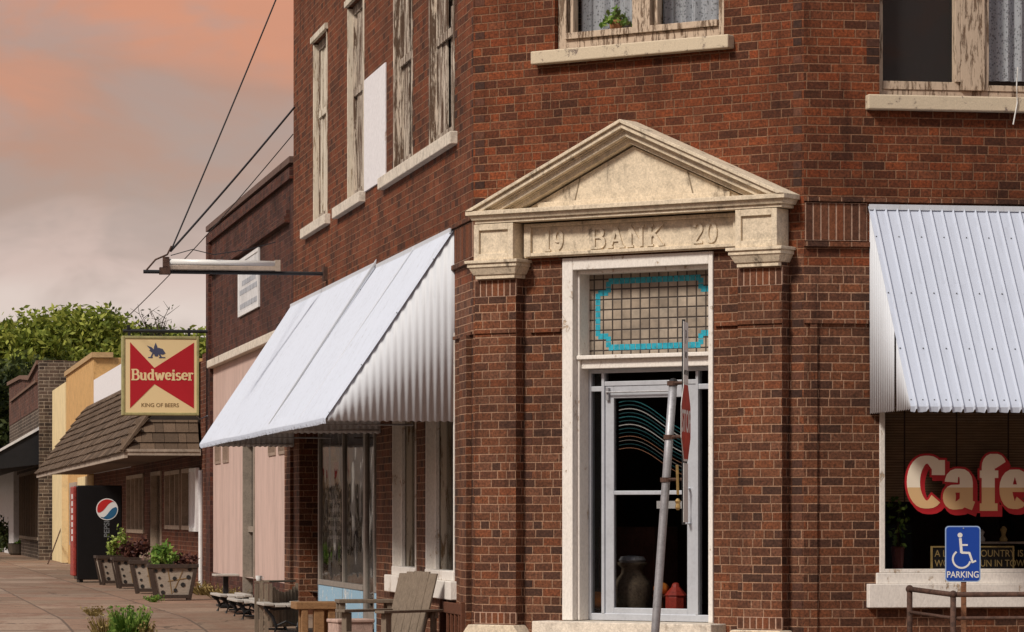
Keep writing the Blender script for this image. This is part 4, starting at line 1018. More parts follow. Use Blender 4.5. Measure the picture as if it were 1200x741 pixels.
# white notice board on the upper wall
t = thing('wall_sign', 'white lettered board fixed high on the purple brick wall behind the lamp bar', 'sign', FL.P(17.67, .06, 4.07))
MB().box(FL, 17.67, 20.42, .0, .02, 4.07, 4.88).build('board', M_farwhite, t, bevel=.005)
mb = MB(); frame_rect(mb, FL, 17.67, 20.42, 4.07, 4.88, .05, .02, .03); mb.build('board_frame', M_white, t)
for i, (z, a, b) in enumerate(((4.70, 18.6, 19.5), (4.52, 18.1, 19.9), (4.40, 17.9, 20.2), (4.20, 17.9, 20.2))):
    mb = MB(); u = a
    while u < b-.05: l = rnd.uniform(.08, .2); mb.box(FL, u, min(b, u+l), .02, .024, z-.035, z+.035); u += l+.06
    mb.build('printed_line', plain('faded_grey_print', (.36, .38, .42), .8, bump=0), t)

# ================================================================== SHINGLE CANOPY SHOP
sh = thing('shop_building', 'low shop with a brown cedar shingle canopy and white parapet beyond the pink front', 'building', FL.P(26, 0, 0))
V0, V1 = 25.19, 54.1
wholes = [(27.9, 29.9, 1.0, 2.02), (30.3, 33.4, 1.0, 2.02), (34.3, 36.6, .02, 2.05), (38.5, 43.0, .9, 2.05)]
wall(FL, V0, V1, -.0, 2.22, wholes, .25, M_brick3, sh)
wall(FL, V0, V0+1.1, 2.22, 3.80, [], .25, M_brick3, sh)
wall(FL, V0+1.1, 42.0, 2.22, 3.70, [], .25, M_brick3, sh)
wall(FL, 42.0, V1, 2.22, 4.42, [], .25, M_board, sh, name='parapet')
mb = MB(); mb.poly([FL.P(V0, -.2, 3.7), FL.P(V1, -.2, 3.7), FL.P(V1, -12, 3.7), FL.P(V0, -12, 3.7)]); mb.build('roof', M_roof, sh, normals=False)
mb = MB(); mb.poly([FL.P(V0+.05, -12, 0), FL.P(V1, -12, 0), FL.P(V1, -12, 3.8), FL.P(V0+.05, -12, 3.8)]); mb.build('back_wall', M_brick3, sh, normals=False)
for (a, b, c, d) in wholes:
    mb = MB(); frame_rect(mb, FL, a, b, c, d, .07, -.12, .03)
    if b-a > 2.4:
        k = 4 if b-a > 4 else 3
        for i in range(1, k): mb.box(FL, a+(b-a)*i/k-.035, a+(b-a)*i/k+.035, -.1, .02, c+.07, d-.07)
    wn = mb.build('window', plain('tan_window_frame', (.42, .33, .25), .8), sh); MB().box(FL, a+.06, b-.06, -.09, -.08, c+.06, d-.06).build('pane', M_glass, wn)
    
mb = MB(); mb.box(FL, 26.5, 27.75, .03, .07, .98, 2.0); sht = mb.build('painted_shutter', M_board, sh)
mb = MB(); frame_rect(mb, FL, 26.5, 27.75, .98, 2.0, .06, .07, .09); mb.box(FL, 27.1, 27.15, .07, .085, 1.04, 1.94); mb.build('shutter_frame', M_white, sht)
mb = MB(); mb.tube([FL.P(25.6, .09, .05), FL.P(25.6, .09, 1.95)], .035, 8); mb.build('downpipe', M_white, sh)
# dark room behind
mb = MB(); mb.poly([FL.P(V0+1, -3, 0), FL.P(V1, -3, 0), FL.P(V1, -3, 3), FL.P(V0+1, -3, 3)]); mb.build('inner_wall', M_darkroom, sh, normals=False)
# canopy: shingle mansard
cn0, cn1, cd_, cz0, cz1 = 26.25, 56.0, 1.22, 2.24, 3.86
cm = MB(); cm.prismd(FL, [(0.02, cz0+.02), (cd_, cz0+.02), (.02, cz1-.05)], cn0+.35, cn1-.1)
can = cm.build('canopy', M_darkroom, sh)
MB().box(FL, cn0, cn1, cd_-.03, cd_+.02, cz0-.09, cz0+.05).box(FL, cn0-.02, cn0+.03, .03, cd_-.03, cz0-.05, cz0+.05).build('fascia', M_fascia, can)
MB().box(FL, cn0+.03, cn1, .03, cd_-.03, cz0-.01, cz0+.015).build('soffit', plain('soffit_board', (.16, .11, .08), .9), can)
mb = MB(); nr = 10
SL = math.hypot(cd_, cz1-cz0); 
for r in range(nr):
    s0, s1 = r/nr, min(1, (r+1.35)/nr)
    f = lambda s: (cd_+.05-(cd_)*s, cz0+(cz1-cz0)*s)
    (d0, z0), (d1, z1) = f(s0), f(s1); hipx = cn0+.02+1.15*s0; u = hipx
    nd, nz = (cz1-cz0)/SL, cd_/SL
    while u < cn1:
        w_ = rnd.uniform(.16, .34); j = rnd.uniform(-.012, .012); th = rnd.uniform(.022, .036)
        b0, b1 = u+.006, u+w_-.006; dj = d0+j*.5; zj = z0-abs(j)
        mb.hexa([FL.P(b0, dj, zj), FL.P(b1, dj, zj), FL.P(b1, d1-.03, z1), FL.P(b0, d1-.03, z1),
                 FL.P(b0, dj+th*nd, zj+th*nz), FL.P(b1, dj+th*nd, zj+th*nz), FL.P(b1, d1-.03+.008*nd, z1+.008*nz), FL.P(b0, d1-.03+.008*nd, z1+.008*nz)])
        u += w_
    # hipped near end: shingles facing the camera
    zz0, zz1 = z0, z1; ue0, ue1 = cn0+1.15*s0, cn0+1.15*s1; dd_ = .05
    while dd_ < d0-.02:
        w_ = rnd.uniform(.12, .24); e = min(d0+.01, dd_+w_-.006)
        mb.hexa([FL.P(ue0, dd_, zz0), FL.P(ue0, e, zz0), FL.P(ue1+.02, e, zz1), FL.P(ue1+.02, dd_, zz1),
                 FL.P(ue0-.03, dd_, zz0), FL.P(ue0-.03, e, zz0), FL.P(ue1+.01, e, zz1), FL.P(ue1+.01, dd_, zz1)])
        dd_ += w_
mb.build('shingles', M_shingle, can)
pts = []
mb = MB(); mb.tube([FL.P(cn0-.02, cd_+.06, cz0+.02), FL.P(cn0+1.15, .05, cz1+.02)], .035, 6); mb.build('hip_cap', M_shingle, can)

# tan and yellow building
tn = thing('painted_building', 'narrow tan and pale yellow building between the shingle shop and the dark brick one', 'building', FL.P(60, 0, 0))
MB().box(FL, 54.15, 65.8, -8, 0, 0, 4.95).build('tan_wall', M_tan, tn)
MB().box(FL, 54.05, 65.9, -.45, .05, 4.95, 5.07).build('coping', plain('tan_coping', (.42, .28, .14), .9), tn)
MB().box(FL, 65.82, 72.7, -8, .02, 0, 4.80).build('yellow_wall', M_yellow, tn)
mb = MB(); mb.box(FL, 54.2, 60.0, 0, .04, 0, 2.2); mb.build('lower_yellow_wall', M_yellow, tn)
mb = MB(); mb.box(FL, 60.5, 63.6, 0, .05, .5, 2.1); wn = mb.build('window', M_fascia, tn); MB().box(FL, 60.7, 63.4, .05, .055, .6, 2.0).build('pane', M_shopglass, wn)
mb = MB(); mb.box(FL, 65.0, 65.6, .0, .16, .02, 2.4); mb.build('yellow_pier', M_yellow, tn)
mb = MB(); mb.tube([FL.P(63.5, .6, .01), FL.P(66.0, .08, 1.05)], .018, 6); tag(mb.build('leaning_rod', M_rust, loc=FL.P(63.5, .6, 0)), 'thin rusty rod leaning against the pale yellow wall', 'rod')
# dark brick building
db = thing('brick_building', 'dark brick building with a curved parapet and black awning, farthest down the sidewalk', 'building', FL.P(72.8, .37, 0))
K0, K1, KD = 72.8, 95, .38
MB().box(FL, K0, K0+.7, -8, KD, 0, 5.66).build('end_pier', M_brick4, db)
MB().box(FL, K0+.7, K1, -8, KD-.03, 2.6, 4.35).build('middle_wall', M_brick4, db)
mb = MB(); P_ = [(K0+.7, 4.35), (K1, 4.35), (K1, 5.75), (K0+12, 5.60), (K0+6, 5.35), (K0+.7, 5.60)]; mb.prism(FL, P_, -.4, KD-.02); mb.build('parapet', M_brick5, db)
mb = MB()
for a, b in zip(P_[2:], P_[3:]): mb.quadprism(FL, (a[0], a[1]+.04), (b[0], b[1]+.04), .12, -.45, KD+.06)
mb.box(FL, K0+1.5, K1-2, KD-.02, KD+.04, 5.1, 5.18); mb.build('coping', plain('brown_coping', (.16, .09, .06), .9), db)
mb = MB(); mb.box(FL, K0+.7, K1, -8, KD-.1, 0, .55); mb.build('stall_riser', M_brick4, db)
for i in range(8):
    a = K0+.8+i*1.62; mb = MB(); frame_rect(mb, FL, a, a+1.55, .55, 2.6, .09, KD-.15, KD); wn = mb.build('shop_window', M_woodgrey, db); MB().box(FL, a+.08, a+1.47, KD-.1, KD-.09, .63, 2.52).build('pane', M_shopglass, wn)
MB().box(FL, K0+.7, K1, -6, -5, 0, 4.2).build('inner_wall', M_darkroom, db)
MB().box(FL, K0+16.0, K1+12, .1, KD+.08, .0, 2.75).build('white_front', M_farwhite, db)
aw_ = MB(); aw_.prismd(FL, [(KD, 2.72), (KD+1.9, 2.50), (KD+1.9, 2.62), (KD, 3.72)], K0+.25, K1+8); dk = aw_.build('cloth_awning', M_darkawn, db)
mb = MB(); mb.prismd(FL, [(KD, 3.70), (KD+1.95, 2.60), (KD+1.95, 2.66), (KD, 3.79)], K0+.2, K0+.28); mb.box(FL, K0+.2, K1+8, KD+1.86, KD+1.96, 2.42, 2.52); mb.build('awning_edge', M_farwhite, dk)

# ================================================================== SIGN ON BRACKET
bu = 24.75; F_S = FL
SF = world_frame(*FL.P(bu, 0, 0)[:2], ang=0)          # u to the right in the image, d towards the camera
bx = FL.P(bu, 0, 0)
SF = Fr((bx[0], bx[1]), (.9847, .1744), (.1744, -.9847))
def S_(px): return FR_hit(px)
s_l = SF.hit(143, 440)[0]; s_r = SF.hit(233.5, 440)[0]; z_t = SF.hit(188, 394)[1]; z_b = SF.hit(188, 487)[1]
bs = thing('beer_sign', 'square cream and red beer sign with bow tie shape hanging from a wall bracket', 'sign', SF.P((s_l+s_r)/2, 0, z_b))
SW = s_r-s_l; SH = z_t-z_b
MB().box(SF, s_l+.02, s_r-.02, -.20, -.015, z_b+.02, z_t-.02).build('sign_box', plain('yellow_sign_case', (.50, .36, .14), .6), bs, bevel=.01)
mb = MB(); frame_rect(mb, SF, s_l, s_r, z_b, z_t, .045, -.21, .012); mb.build('sign_frame', plain('olive_frame', (.34, .31, .14), .55), bs, bevel=.01)
fc = MB().box(SF, s_l+.045, s_r-.045, -.02, .0, z_b+.045, z_t-.045).build('sign_face', M_cream, bs)
nx = lambda x: s_l+SW*(x-45)/(690-45); nz_ = lambda y: z_t-SH*(y-80)/(682-80)
mb = MB()
mb.prism(SF, [(nx(112), nz_(128)), (nx(315), nz_(322)), (nx(315), nz_(445)), (nx(112), nz_(628))], .0, .004)
mb.prism(SF, [(nx(645), nz_(128)), (nx(315), nz_(322)), (nx(315), nz_(445)), (nx(645), nz_(628))], .0, .004); mb.build('bow_tie', M_signred, fc)
mb = MB(); hb = (nz_(335)-nz_(412)); pen(mb, SF, 'Budweiser', nx(122), nz_(412), hb, .20, .10, .003, .008, .002, gap=.06, wscale=.96*(nx(640)-nx(122))/(hb*5.72)); mb.build('lettering', M_cream, fc)
text_mesh('KING OF BEERS', SF, nx(362), nz_(618), .083, .0015, M_brownink, fc, align='CENTER', bold=.0015, sx=1.02)
# emblem: spread eagle over a letter A
mb = MB()
E_ = lambda x, y: (nx(x), nz_(y))
mb.prism(SF, [E_(250, 152), E_(290, 165), E_(322, 190), E_(318, 205), E_(290, 205), E_(272, 190), E_(280, 182)], .0005, .003)
mb.prism(SF, [E_(408, 212), E_(385, 178), E_(345, 168), E_(335, 190), E_(345, 215), E_(385, 222)], .0005, .0032)
mb.prism(SF, [E_(312, 160), E_(325, 130), E_(338, 158), E_(350, 200), E_(345, 235), E_(318, 235), E_(308, 200)], .0005, .0034)
for a, b, w_ in ((E_(325, 165), E_(285, 245), .022), (E_(325, 165), E_(372, 245), .026), (E_(300, 215), E_(358, 215), .014), (E_(262, 243), E_(300, 243), .016), (E_(352, 243), E_(405, 243), .016)): mb.quadprism(SF, a, b, w_, .0005, .004+w_*.01)
mb.build('emblem', M_navy, fc)
zb_ = SF.hit(200, 388)[1]
mb = MB(); mb.tube([SF.P(s_l+.02, -.1, zb_), SF.P(.02, -.1, zb_)], .026, 8); mb.box(SF, .0, .05, -.2, -.02, zb_-.15, zb_+.15)
for x in (s_l+.12, s_r-.15): mb.box(SF, x-.02, x+.02, -.12, -.08, z_t-.01, zb_+.05)
mb.box(SF, s_l+.08, s_l+.13, -.12, -.08, zb_, zb_+.09); mb.build('bracket', M_iron, bs)
MB().tube([SF.P(s_r-.03, -.1, z_b+.0), SF.P(s_r+.02, -.1, z_b-.05), SF.P(.0, -.1, z_b+.02)], .012, 6).build('brace', M_galv, bs)

# ================================================================== LAMP BAR AND CABLES
PF = Fr(FL.P(10.4, 0, 0)[:2], (.9847, .1744), (.1744, -.9847))
zp = PF.hit(300, 320)[1]; x_end = PF.hit(168, 320)[0]; tx0, tx1 = PF.hit(196, 320)[0], PF.hit(325, 320)[0]
lb = thing('lamp_bar', 'old fluorescent tube fixture on a dark bar sticking out from the brick wall', 'lamp', PF.P(0, 0, zp))
MB().tube([PF.P(x_end, 0, zp+.0), PF.P(-.02, 0, zp)], .022, 8).build('bar', M_iron, lb)
mb = MB(); mb.box(PF, tx0-.03, tx1, -.05, .05, zp+.025, zp+.075); mb.build('fixture_body', M_fascia, lb, bevel=.008)
MB().tube([PF.P(tx0, .02, zp+.115), PF.P(tx1-.02, .02, zp+.105)], .036, 10).build('lamp_tube', M_tube, lb, smooth=True)
MB().box(PF, tx0-.05, tx0+.02, -.05, .06, zp+.055, zp+.17).build('lamp_socket', M_rust, lb); MB().box(PF, tx1-.03, tx1+.03, -.05, .06, zp+.02, zp+.15).build('lamp_socket', M_fascia, lb); MB().box(PF, tx0-.09, tx0+.03, -.06, .06, zp-.03, zp+.05).build('clamp', M_rust, lb)
mb = MB(); mb.box(PF, -.05, .0, -.06, .06, zp-.08, zp+.08); mb.build('wall_plate', M_rust, lb)
mb = MB(); mb.tube([PF.P(x_end+.02, 0, zp+.0), PF.P(x_end+.14, 0, zp+.14), PF.P(tx0, 0, zp+.2), PF.P(tx0+.05, 0, zp+.3)], .012, 6); mb.build('strut', M_rust, lb)
at = Vector(PF.P(tx0+.04, 0, zp+.24))
def cable(p, q, r, sag, lab, name='guy_cable'):
    p, q = Vector(p), Vector(q); pts = [p.lerp(q, i/14)+Vector((0, 0, -sag*math.sin(math.pi*i/14))) for i in range(15)]
    return tag(MB().tube(pts, r, 6).build(name, M_iron, loc=p), lab, 'cable')
cable(at, FL.P(13.0, .02, 8.3), .010, .03, 'steepest dark cable from the lamp bar, leaving the top of the picture')
cable(at, FL.P(13.5, .02, 6.32), .013, .02, 'thicker dark cable from the lamp bar up to the edge of the brick wall')
cable(FL.P(24.6, 1.35, 4.25), FL.P(13.65, .02, 6.0), .007, .08, 'thin slack cable running from the beer sign bracket up past the lamp bar')
mb = MB(); P_ = [at+Vector((0, 0, -.05)), at+Vector((.25, 0, .02)), at+Vector((.5, 0, -.04)), at+Vector((.9, .1, .03)), at+Vector((1.2, .2, .12))]; tag(mb.tube(P_, .006, 6).build('loose_wire', M_iron, loc=at), 'loose thin wire dangling above the frosted lamp tube', 'cable')

# ================================================================== STREET FURNITURE ON THE LEFT
# vending machine: side panel to the camera
vu = 36.3
VF = Fr(FL.P(vu, 0, 0)[:2], (.9847, .1744), (.1744, -.9847))
vx0, vx1 = VF.hit(90, 650)[0], VF.hit(143, 650)[0]; vh = VF.hit(110, 569)[1]
vm = thing('vending_machine', 'tall black soft drink vending machine with a round tricolour emblem on its side', 'vending machine', VF.P(vx0, 0, 0))
MB().box(VF, vx0, vx1, -.95, 0, .05, vh).build('cabinet', M_black, vm, bevel=.02)
mb = MB(); mb.box(VF, vx0-.07, vx0, -.93, -.02, .12, vh-.02); dr = mb.build('front_door', plain('red_door_panel', (.30, .04, .03), .5, var=.4), vm, bevel=.02)
mb = MB()
for i in range(7): mb.box(VF, vx0-.085, vx0-.07, -.25, -.05, 1.55-.13*i, 1.64-.13*i)
mb.build('button', M_white, dr)
mb = MB(); mb.box(VF, vx0+.05, vx0+.12, -.9, -.05, 0, .05); mb.box(VF, vx1-.12, vx1-.05, -.9, -.05, 0, .05); mb.build('foot', M_iron, vm)
gxc, gzc = VF.hit(125.5, 597); gr = .19
def disc(cx, cz, r, n=40): return [(cx+r*math.cos(2*math.pi*i/n), cz+r*math.sin(2*math.pi*i/n)) for i in range(n)]
gl = MB().prism(VF, disc(gxc, gzc, gr+.012), 0, .006).build('round_emblem', M_pepwhite, vm)
tilt = 28
def rotp(x, y): a = R_(tilt); return (gxc+x*math.cos(a)-y*math.sin(a), gzc+x*math.sin(a)+y*math.cos(a))
wave = lambda x, o: o+.035*math.sin(x/gr*2.4)*1
top = [rotp(gr*.97*math.cos(R_(t_)), gr*.97*math.sin(R_(t_))) for t_ in range(12, 169, 6)]
wv_ = [rotp(x/20*gr*.95, wave(x/20*gr, .045)) for x in range(-19, 20, 2)]
MB().prism(VF, top+wv_, .005, .009).build('emblem_top', M_pepred, gl)
bot = [rotp(gr*.97*math.cos(R_(t_)), gr*.97*math.sin(R_(t_))) for t_ in range(200, 341, 6)]
wv_ = [rotp(x/20*gr*.92, wave(x/20*gr, -.065)) for x in range(19, -20, -2)]
MB().prism(VF, bot+wv_, .005, .009).build('emblem_bottom', M_pepblue, gl)
text_mesh('PEPSI', VF, gxc+.04, gzc-.52, .14, .001, plain('dim_grey_print', (.15, .16, .17), .6, bump=0), vm, rot=90, bold=.003)

# planters
def planter_proto(F):
    t = thing('wooden_planter', 'x', 'planter', F.P(0, 0, 0), 'tapered wooden planters in a row on the sidewalk')
    wb, wt, h, dp = .23, .335, .50, .42
    mb = MB(); g = .03
    for (y0, y1) in ((-dp, -dp+g), (-g, 0)):
        mb.hexa([F.P(-wb, y0, .06), F.P(wb, y0, .06), F.P(wb, y1, .06), F.P(-wb, y1, .06), F.P(-wt, y0, h), F.P(wt, y0, h), F.P(wt, y1, h), F.P(-wt, y1, h)])
    for sg in (-1, 1):
        mb.hexa([F.P(sg*wb, -dp+g, .06), F.P(sg*(wb-g), -dp+g, .06), F.P(sg*(wb-g), -g, .06), F.P(sg*wb, -g, .06), F.P(sg*wt, -dp+g, h), F.P(sg*(wt-g), -dp+g, h), F.P(sg*(wt-g), -g, h), F.P(sg*wt, -g, h)])
    mb.build('planter_box', wood_mat('whitewashed_boards', (.33, .28, .23), .45, (3, 3, 8), 5), t)
    mb = MB()
    for sg in (-1, 1):
        mb.quadprism(F, (sg*(wb+.0), .0), (sg*(wt+.0), h+.02), .055, .002, .03); mb.quadprism(F, (sg*wb, 0), (sg*wt, h+.02), .055, -dp-.03, -dp-.002)
        mb.hexa([F.P(sg*wt, -dp, h-.02), F.P(sg*(wt+.035), -dp, h-.02), F.P(sg*(wt+.035), 0, h-.02), F.P(sg*wt, 0, h-.02), F.P(sg*wt, -dp, h+.03), F.P(sg*(wt+.035), -dp, h+.03), F.P(sg*(wt+.035), 0, h+.03), F.P(sg*wt, 0, h+.03)])
    mb.box(F, -wt-.02, wt+.02, .003, .04, h-.03, h+.03); mb.box(F, -wb-.01, wb+.01, .003, .035, .03, .085); mb.build('corner_frame', plain('dark_planter_timber', (.045, .028, .02), .8, var=.4, sc=20), t, bevel=.004)
    MB().quadprism(F, (-.02, .1), (-.08, .46), .012, .001, .006).quadprism(F, (-.08, .28), (.22, .33), .012, .001, .0065).quadprism(F, (.0, .12), (.14, .44), .010, .001, .007).build('vine_stencil', M_brownink, t)
    mb = MB()
    for (x, z, r) in ((-.25, .43, .026), (-.14, .435, .030), (-.03, .44, .026), (.24, .45, .03), (.22, .34, .032), (.02, .32, .03), (-.17, .22, .022), (-.15, .12, .03), (.03, .15, .028), (.14, .23, .034), (-.2, .33, .02)):
        mb.prism(F, disc(x, z, r, 10), .001, .008+r*.01)
    mb.build('round_spot', M_ink, t)
    MB().box(F, -wt+.04, wt-.04, -dp+.03, -.03, h-.08, h-.04).build('soil', M_soil, t)
    return t
PL = []
specs = [(203, 704, 53.2, 0), (178, 696, 58.0, -4), (157, 690, 62.2, 3), (137, 686, 65.3, 5)]
F0 = world_frame(0, 0)
proto = planter_proto(F0)
labs = ['whitewashed spotted wooden planter nearest the camera, holding the bushy green plant', 'spotted wooden planter second in the row, behind the nearest one',
        'spotted wooden planter third in the row, holding reddish foliage', 'spotted wooden planter farthest back, beside the black vending machine']
for i, (px, py, Y, az_) in enumerate(specs):
    x = (px-600)/4300*Y
    o = proto if i == 0 else copy_thing(proto, (0, 0, 0), 0, '')
    o.location = (x, Y, gz(30)); o.rotation_euler = (0, 0, R_(8+az_)); o['label'] = labs[i]
    PL.append((x, Y+.2))
def bush(name, label, x, y, z, w_, h, n, mat, ls=.035, group=None, lean=0, cat='plant'):
    t = thing(name, label, cat, (x, y, z), group); mb = MB(); st = MB()
    k = max(5, n//30)
    for i in range(k):
        a = rnd.uniform(0, 6.28); q = rnd.uniform(.2, 1)*w_; tip = Vector((x+math.cos(a)*q+lean, y+math.sin(a)*q*.6, z+h*rnd.uniform(.5, 1)*(1-.4*q/w_)))
        b = Vector((x+math.cos(a)*q*.2, y+math.sin(a)*q*.2, z)); st.tube([b, b.lerp(tip, .5)+Vector((0, 0, h*.1)), tip], [.006, .005, .002], 5)
        for j in range(n//k):
            s_ = rnd.uniform(.25, 1.05); leaf(mb, b.lerp(tip, s_)+Vector((rnd.gauss(0, w_*.14), rnd.gauss(0, w_*.14), rnd.gauss(h*.05*(1-s_), h*.08))), ls*rnd.uniform(.6, 1.3), ls*.5)
    mb.build('foliage', mat, t, normals=False); st.build('stem', M_bark, t); return t
bush('planter_plant', 'bushy bright green plant growing in the nearest planter', PL[0][0]-.18, PL[0][1]-.05, .45, .25, .46, 650, M_plant, .042)
bush('planter_plant', 'reddish brown foliage at the right of the nearest planter', PL[0][0]+.2, PL[0][1]-.05, .45, .20, .34, 380, M_plantred, .04)
bush('planter_plant', 'pale pinkish flowers in the second planter of the row', PL[1][0], PL[1][1], .45, .27, .26, 320, leaf_mat('pale_petals', (.3, .18, .15), (.5, .36, .3), (.2, .22, .08)), .03)
bush('planter_plant', 'dark maroon bush in the third planter of the row', PL[2][0], PL[2][1], .45, .32, .46, 600, M_plantred, .045)
bush('planter_plant', 'round yellow green plant in the farthest planter by the vending machine', PL[3][0], PL[3][1], .45, .25, .60, 600, leaf_mat('lime_leaves', (.12, .2, .03), (.32, .42, .08), (.5, .55, .2)), .04)

# benches seen end on
def bench(F, L, w_, h, label, group, z=0):
    """F: u along image x (seat width), d towards camera; bench runs away from the camera"""
    t = thing('slat_bench', label, 'bench', F.P(w_/2, 0, z), group)
    n = 4
    for i in range(n):
        x0 = i*w_/n+.006; x1 = (i+1)*w_/n-.006; dz = .018*math.sin(math.pi*i/(n-1))
        MB().box(F, x0, x1, -L, 0, z+h-.03-dz, z+h-dz).build('slat', M_woodseat, t, bevel=.006)
    for dd in (-.08, -L+.1):
        mb = MB()
        mb.tube([F.P(.02, dd, z+h-.04), F.P(w_*.25, dd, z+h-.07), F.P(w_*.5, dd, z+h-.06), F.P(w_-.02, dd, z+h-.045)], .016, 6)
        mb.tube([F.P(.02, dd, z+h-.04), F.P(w_*.22, dd, z+h*.62), F.P(w_*.30, dd, z+h*.35), F.P(w_*.22, dd, z+.0)], .020, 6)
        mb.tube([F.P(w_-.02, dd, z+h-.04), F.P(w_*.80, dd, z+h*.62), F.P(w_*.74, dd, z+h*.35), F.P(w_*.84, dd, z+.0)], .020, 6)
        mb.tube([F.P(w_*.3, dd, z+h*.38), F.P(w_*.5, dd, z+h*.5), F.P(w_*.74, dd, z+h*.38)], .013, 6); mb.tube([F.P(w_*.3, dd, z+h*.2), F.P(w_*.74, dd, z+h*.2)], .013, 6)
        mb.build('iron_end', M_iron, t)
    return t
def at_px(px, Y): return ((px-600)/4300*Y, Y)
def bench_at(px0, px1, ytop, Y, L, label, h=None):
    x0 = at_px(px0, Y)[0]; x1 = at_px(px1, Y)[0]; b_ = (Y-32.48)/.9847; z = gz(b_-.1); zt = 1.2-(ytop-607)/4300*Y
    return bench(Fr((x0, Y), (.9847, .1744), (.1744, -.9847)), L, x1-x0, zt-z, label, 'pale slatted benches with black iron ends', z)
bench_at(257, 296, 697, 46.0, 1.3, 'pale slatted bench farthest back of the three, in front of the pink wall')
bench_at(277, 312, 703, 43.6, 1.2, 'middle of the three pale slatted benches, partly behind the picket box')
bench_at(308, 364, 707, 40.2, 1.5, 'nearest of the three pale slatted benches, next to the orange wooden table')
# small high table far back
x, Y = at_px(252, 49.5); F = Fr((x, Y), (.9847, .1744), (.1744, -.9847)); zt = 1.2-(673-607)/4300*Y
t = thing('pedestal_table', 'small white topped pedestal table at the foot of the pink wall', 'table', F.P(.15, -.2, 0))
MB().box(F, 0, .33, -.45, 0, zt-.03, zt).build('table_top', M_woodseat, t, bevel=.006); MB().box(F, .13, .20, -.27, -.18, .03, zt-.03).build('leg', M_iron, t); MB().box(F, .05, .28, -.36, -.09, 0, .03).build('foot', M_iron, t)
# picket box
x, Y = at_px(298, 40.9); F = Fr((x, Y), (.9847, .1744), (.1744, -.9847)); gzz = gz((Y-32.5)-.2); zt = 1.2-(683-607)/4300*Y
t = thing('picket_box', 'weathered grey wooden picket box with uneven top between the benches', 'planter', F.P(.2, 0, gzz))
mb = MB()
for i in range(3): mb.box(F, i*.055+.003, i*.055+.05, -.02, 0, gzz, zt-.01*abs(i-1))
mb.build('front_picket', M_woodgrey, t, bevel=.003)
mb = MB(); G2 = F.sub(.17, -.01)
for i in range(9):
    s_ = i/8; mb.box(F, .17+.34*s_, .17+.34*s_+.034, -.42*s_-.03, -.42*s_, gzz+.10, zt-.01-.10*math.sin(s_*3.1))
mb.build('side_picket', M_woodgrey, t, bevel=.003)
mb = MB(); mb.hexa([F.P(.0, -.03, zt-.0), F.P(.17, -.03, zt), F.P(.52, -.47, zt), F.P(.2, -.5, zt), F.P(.0, -.03, zt+.02), F.P(.17, -.03, zt+.02), F.P(.52, -.47, zt+.02), F.P(.2, -.5, zt+.02)]); mb.build('top_board', M_woodgrey, t)
p = F.P(.06, -.1, zt+.021); t = thing('cup', 'small white cup on top of the weathered picket box', 'cup', p)
MB().lathe(p, [(.025, 0), (.032, .02), (.035, .055), (.030, .055)], 12).build('bowl', M_white, t); MB().tube([(p[0]+.03, p[1], p[2]+.045), (p[0]+.055, p[1], p[2]+.03), (p[0]+.03, p[1], p[2]+.012)], .005, 6).build('handle', M_white, t)
# orange block table
x, Y = at_px(347, 38.2); F = Fr((x, Y), (.9847, .1744), (.1744, -.9847)); gzz = gz((Y-32.5)); zt = 1.2-(706-607)/4300*Y
t = thing('block_table', 'low rough table with thick orange brown top on stout wooden blocks', 'table', F.P(.22, -.2, gzz))
MB().box(F, 0, .46, -.5, 0, zt-.075, zt-.0).build('table_top', M_woodorange, t, bevel=.008)
for (a, b, c, d) in ((.06, .13, -.08, -.01), (.19, .30, -.14, -.02), (.34, .42, -.10, -.02), (.08, .16, -.48, -.40), (.33, .41, -.48, -.40)): MB().box(F, a, b, c, d, gzz, zt-.076).build('leg', M_woodorange, t, bevel=.008)
# plank bench with long top rail
x, Y = at_px(397, 35.6); F = Fr((x, Y), (.9847, .1744), (.1744, -.9847)); zt = 1.2-(703-607)/4300*Y; G = -.22
t = thing('plank_bench', 'weathered plank bench with a thin top board behind the reclining wooden armchair', 'bench', F.P(.2, -.1, G))
MB().box(F, 0, .56, -.32, 0, zt-.035, zt).build('seat', M_woodgrey, t, bevel=.005)
for a in (.01, .48): MB().box(F, a, a+.06, -.08, -.02, G, zt-.036).build('leg', M_woodgrey, t, bevel=.004); MB().box(F, a, a+.06, -.30, -.24, G, zt-.036).build('leg', M_woodgrey, t, bevel=.004)
# pink block
x, Y = at_px(396, 34.6); F = Fr((x, Y), (.93, .367), (.367, -.93)); zt = 1.2-(726-607)/4300*Y
mb = MB(); mb.box(F, 0, .355, -.3, 0, G, zt-.035); mb.box(F, -.012, .367, -.312, .012, zt-.035, zt)
tag(mb.build('concrete_block', M_pinkblock, loc=F.P(.17, -.1, G), bevel=.01), 'pinkish concrete block with a capped top at the left foot of the wooden armchair', 'block')
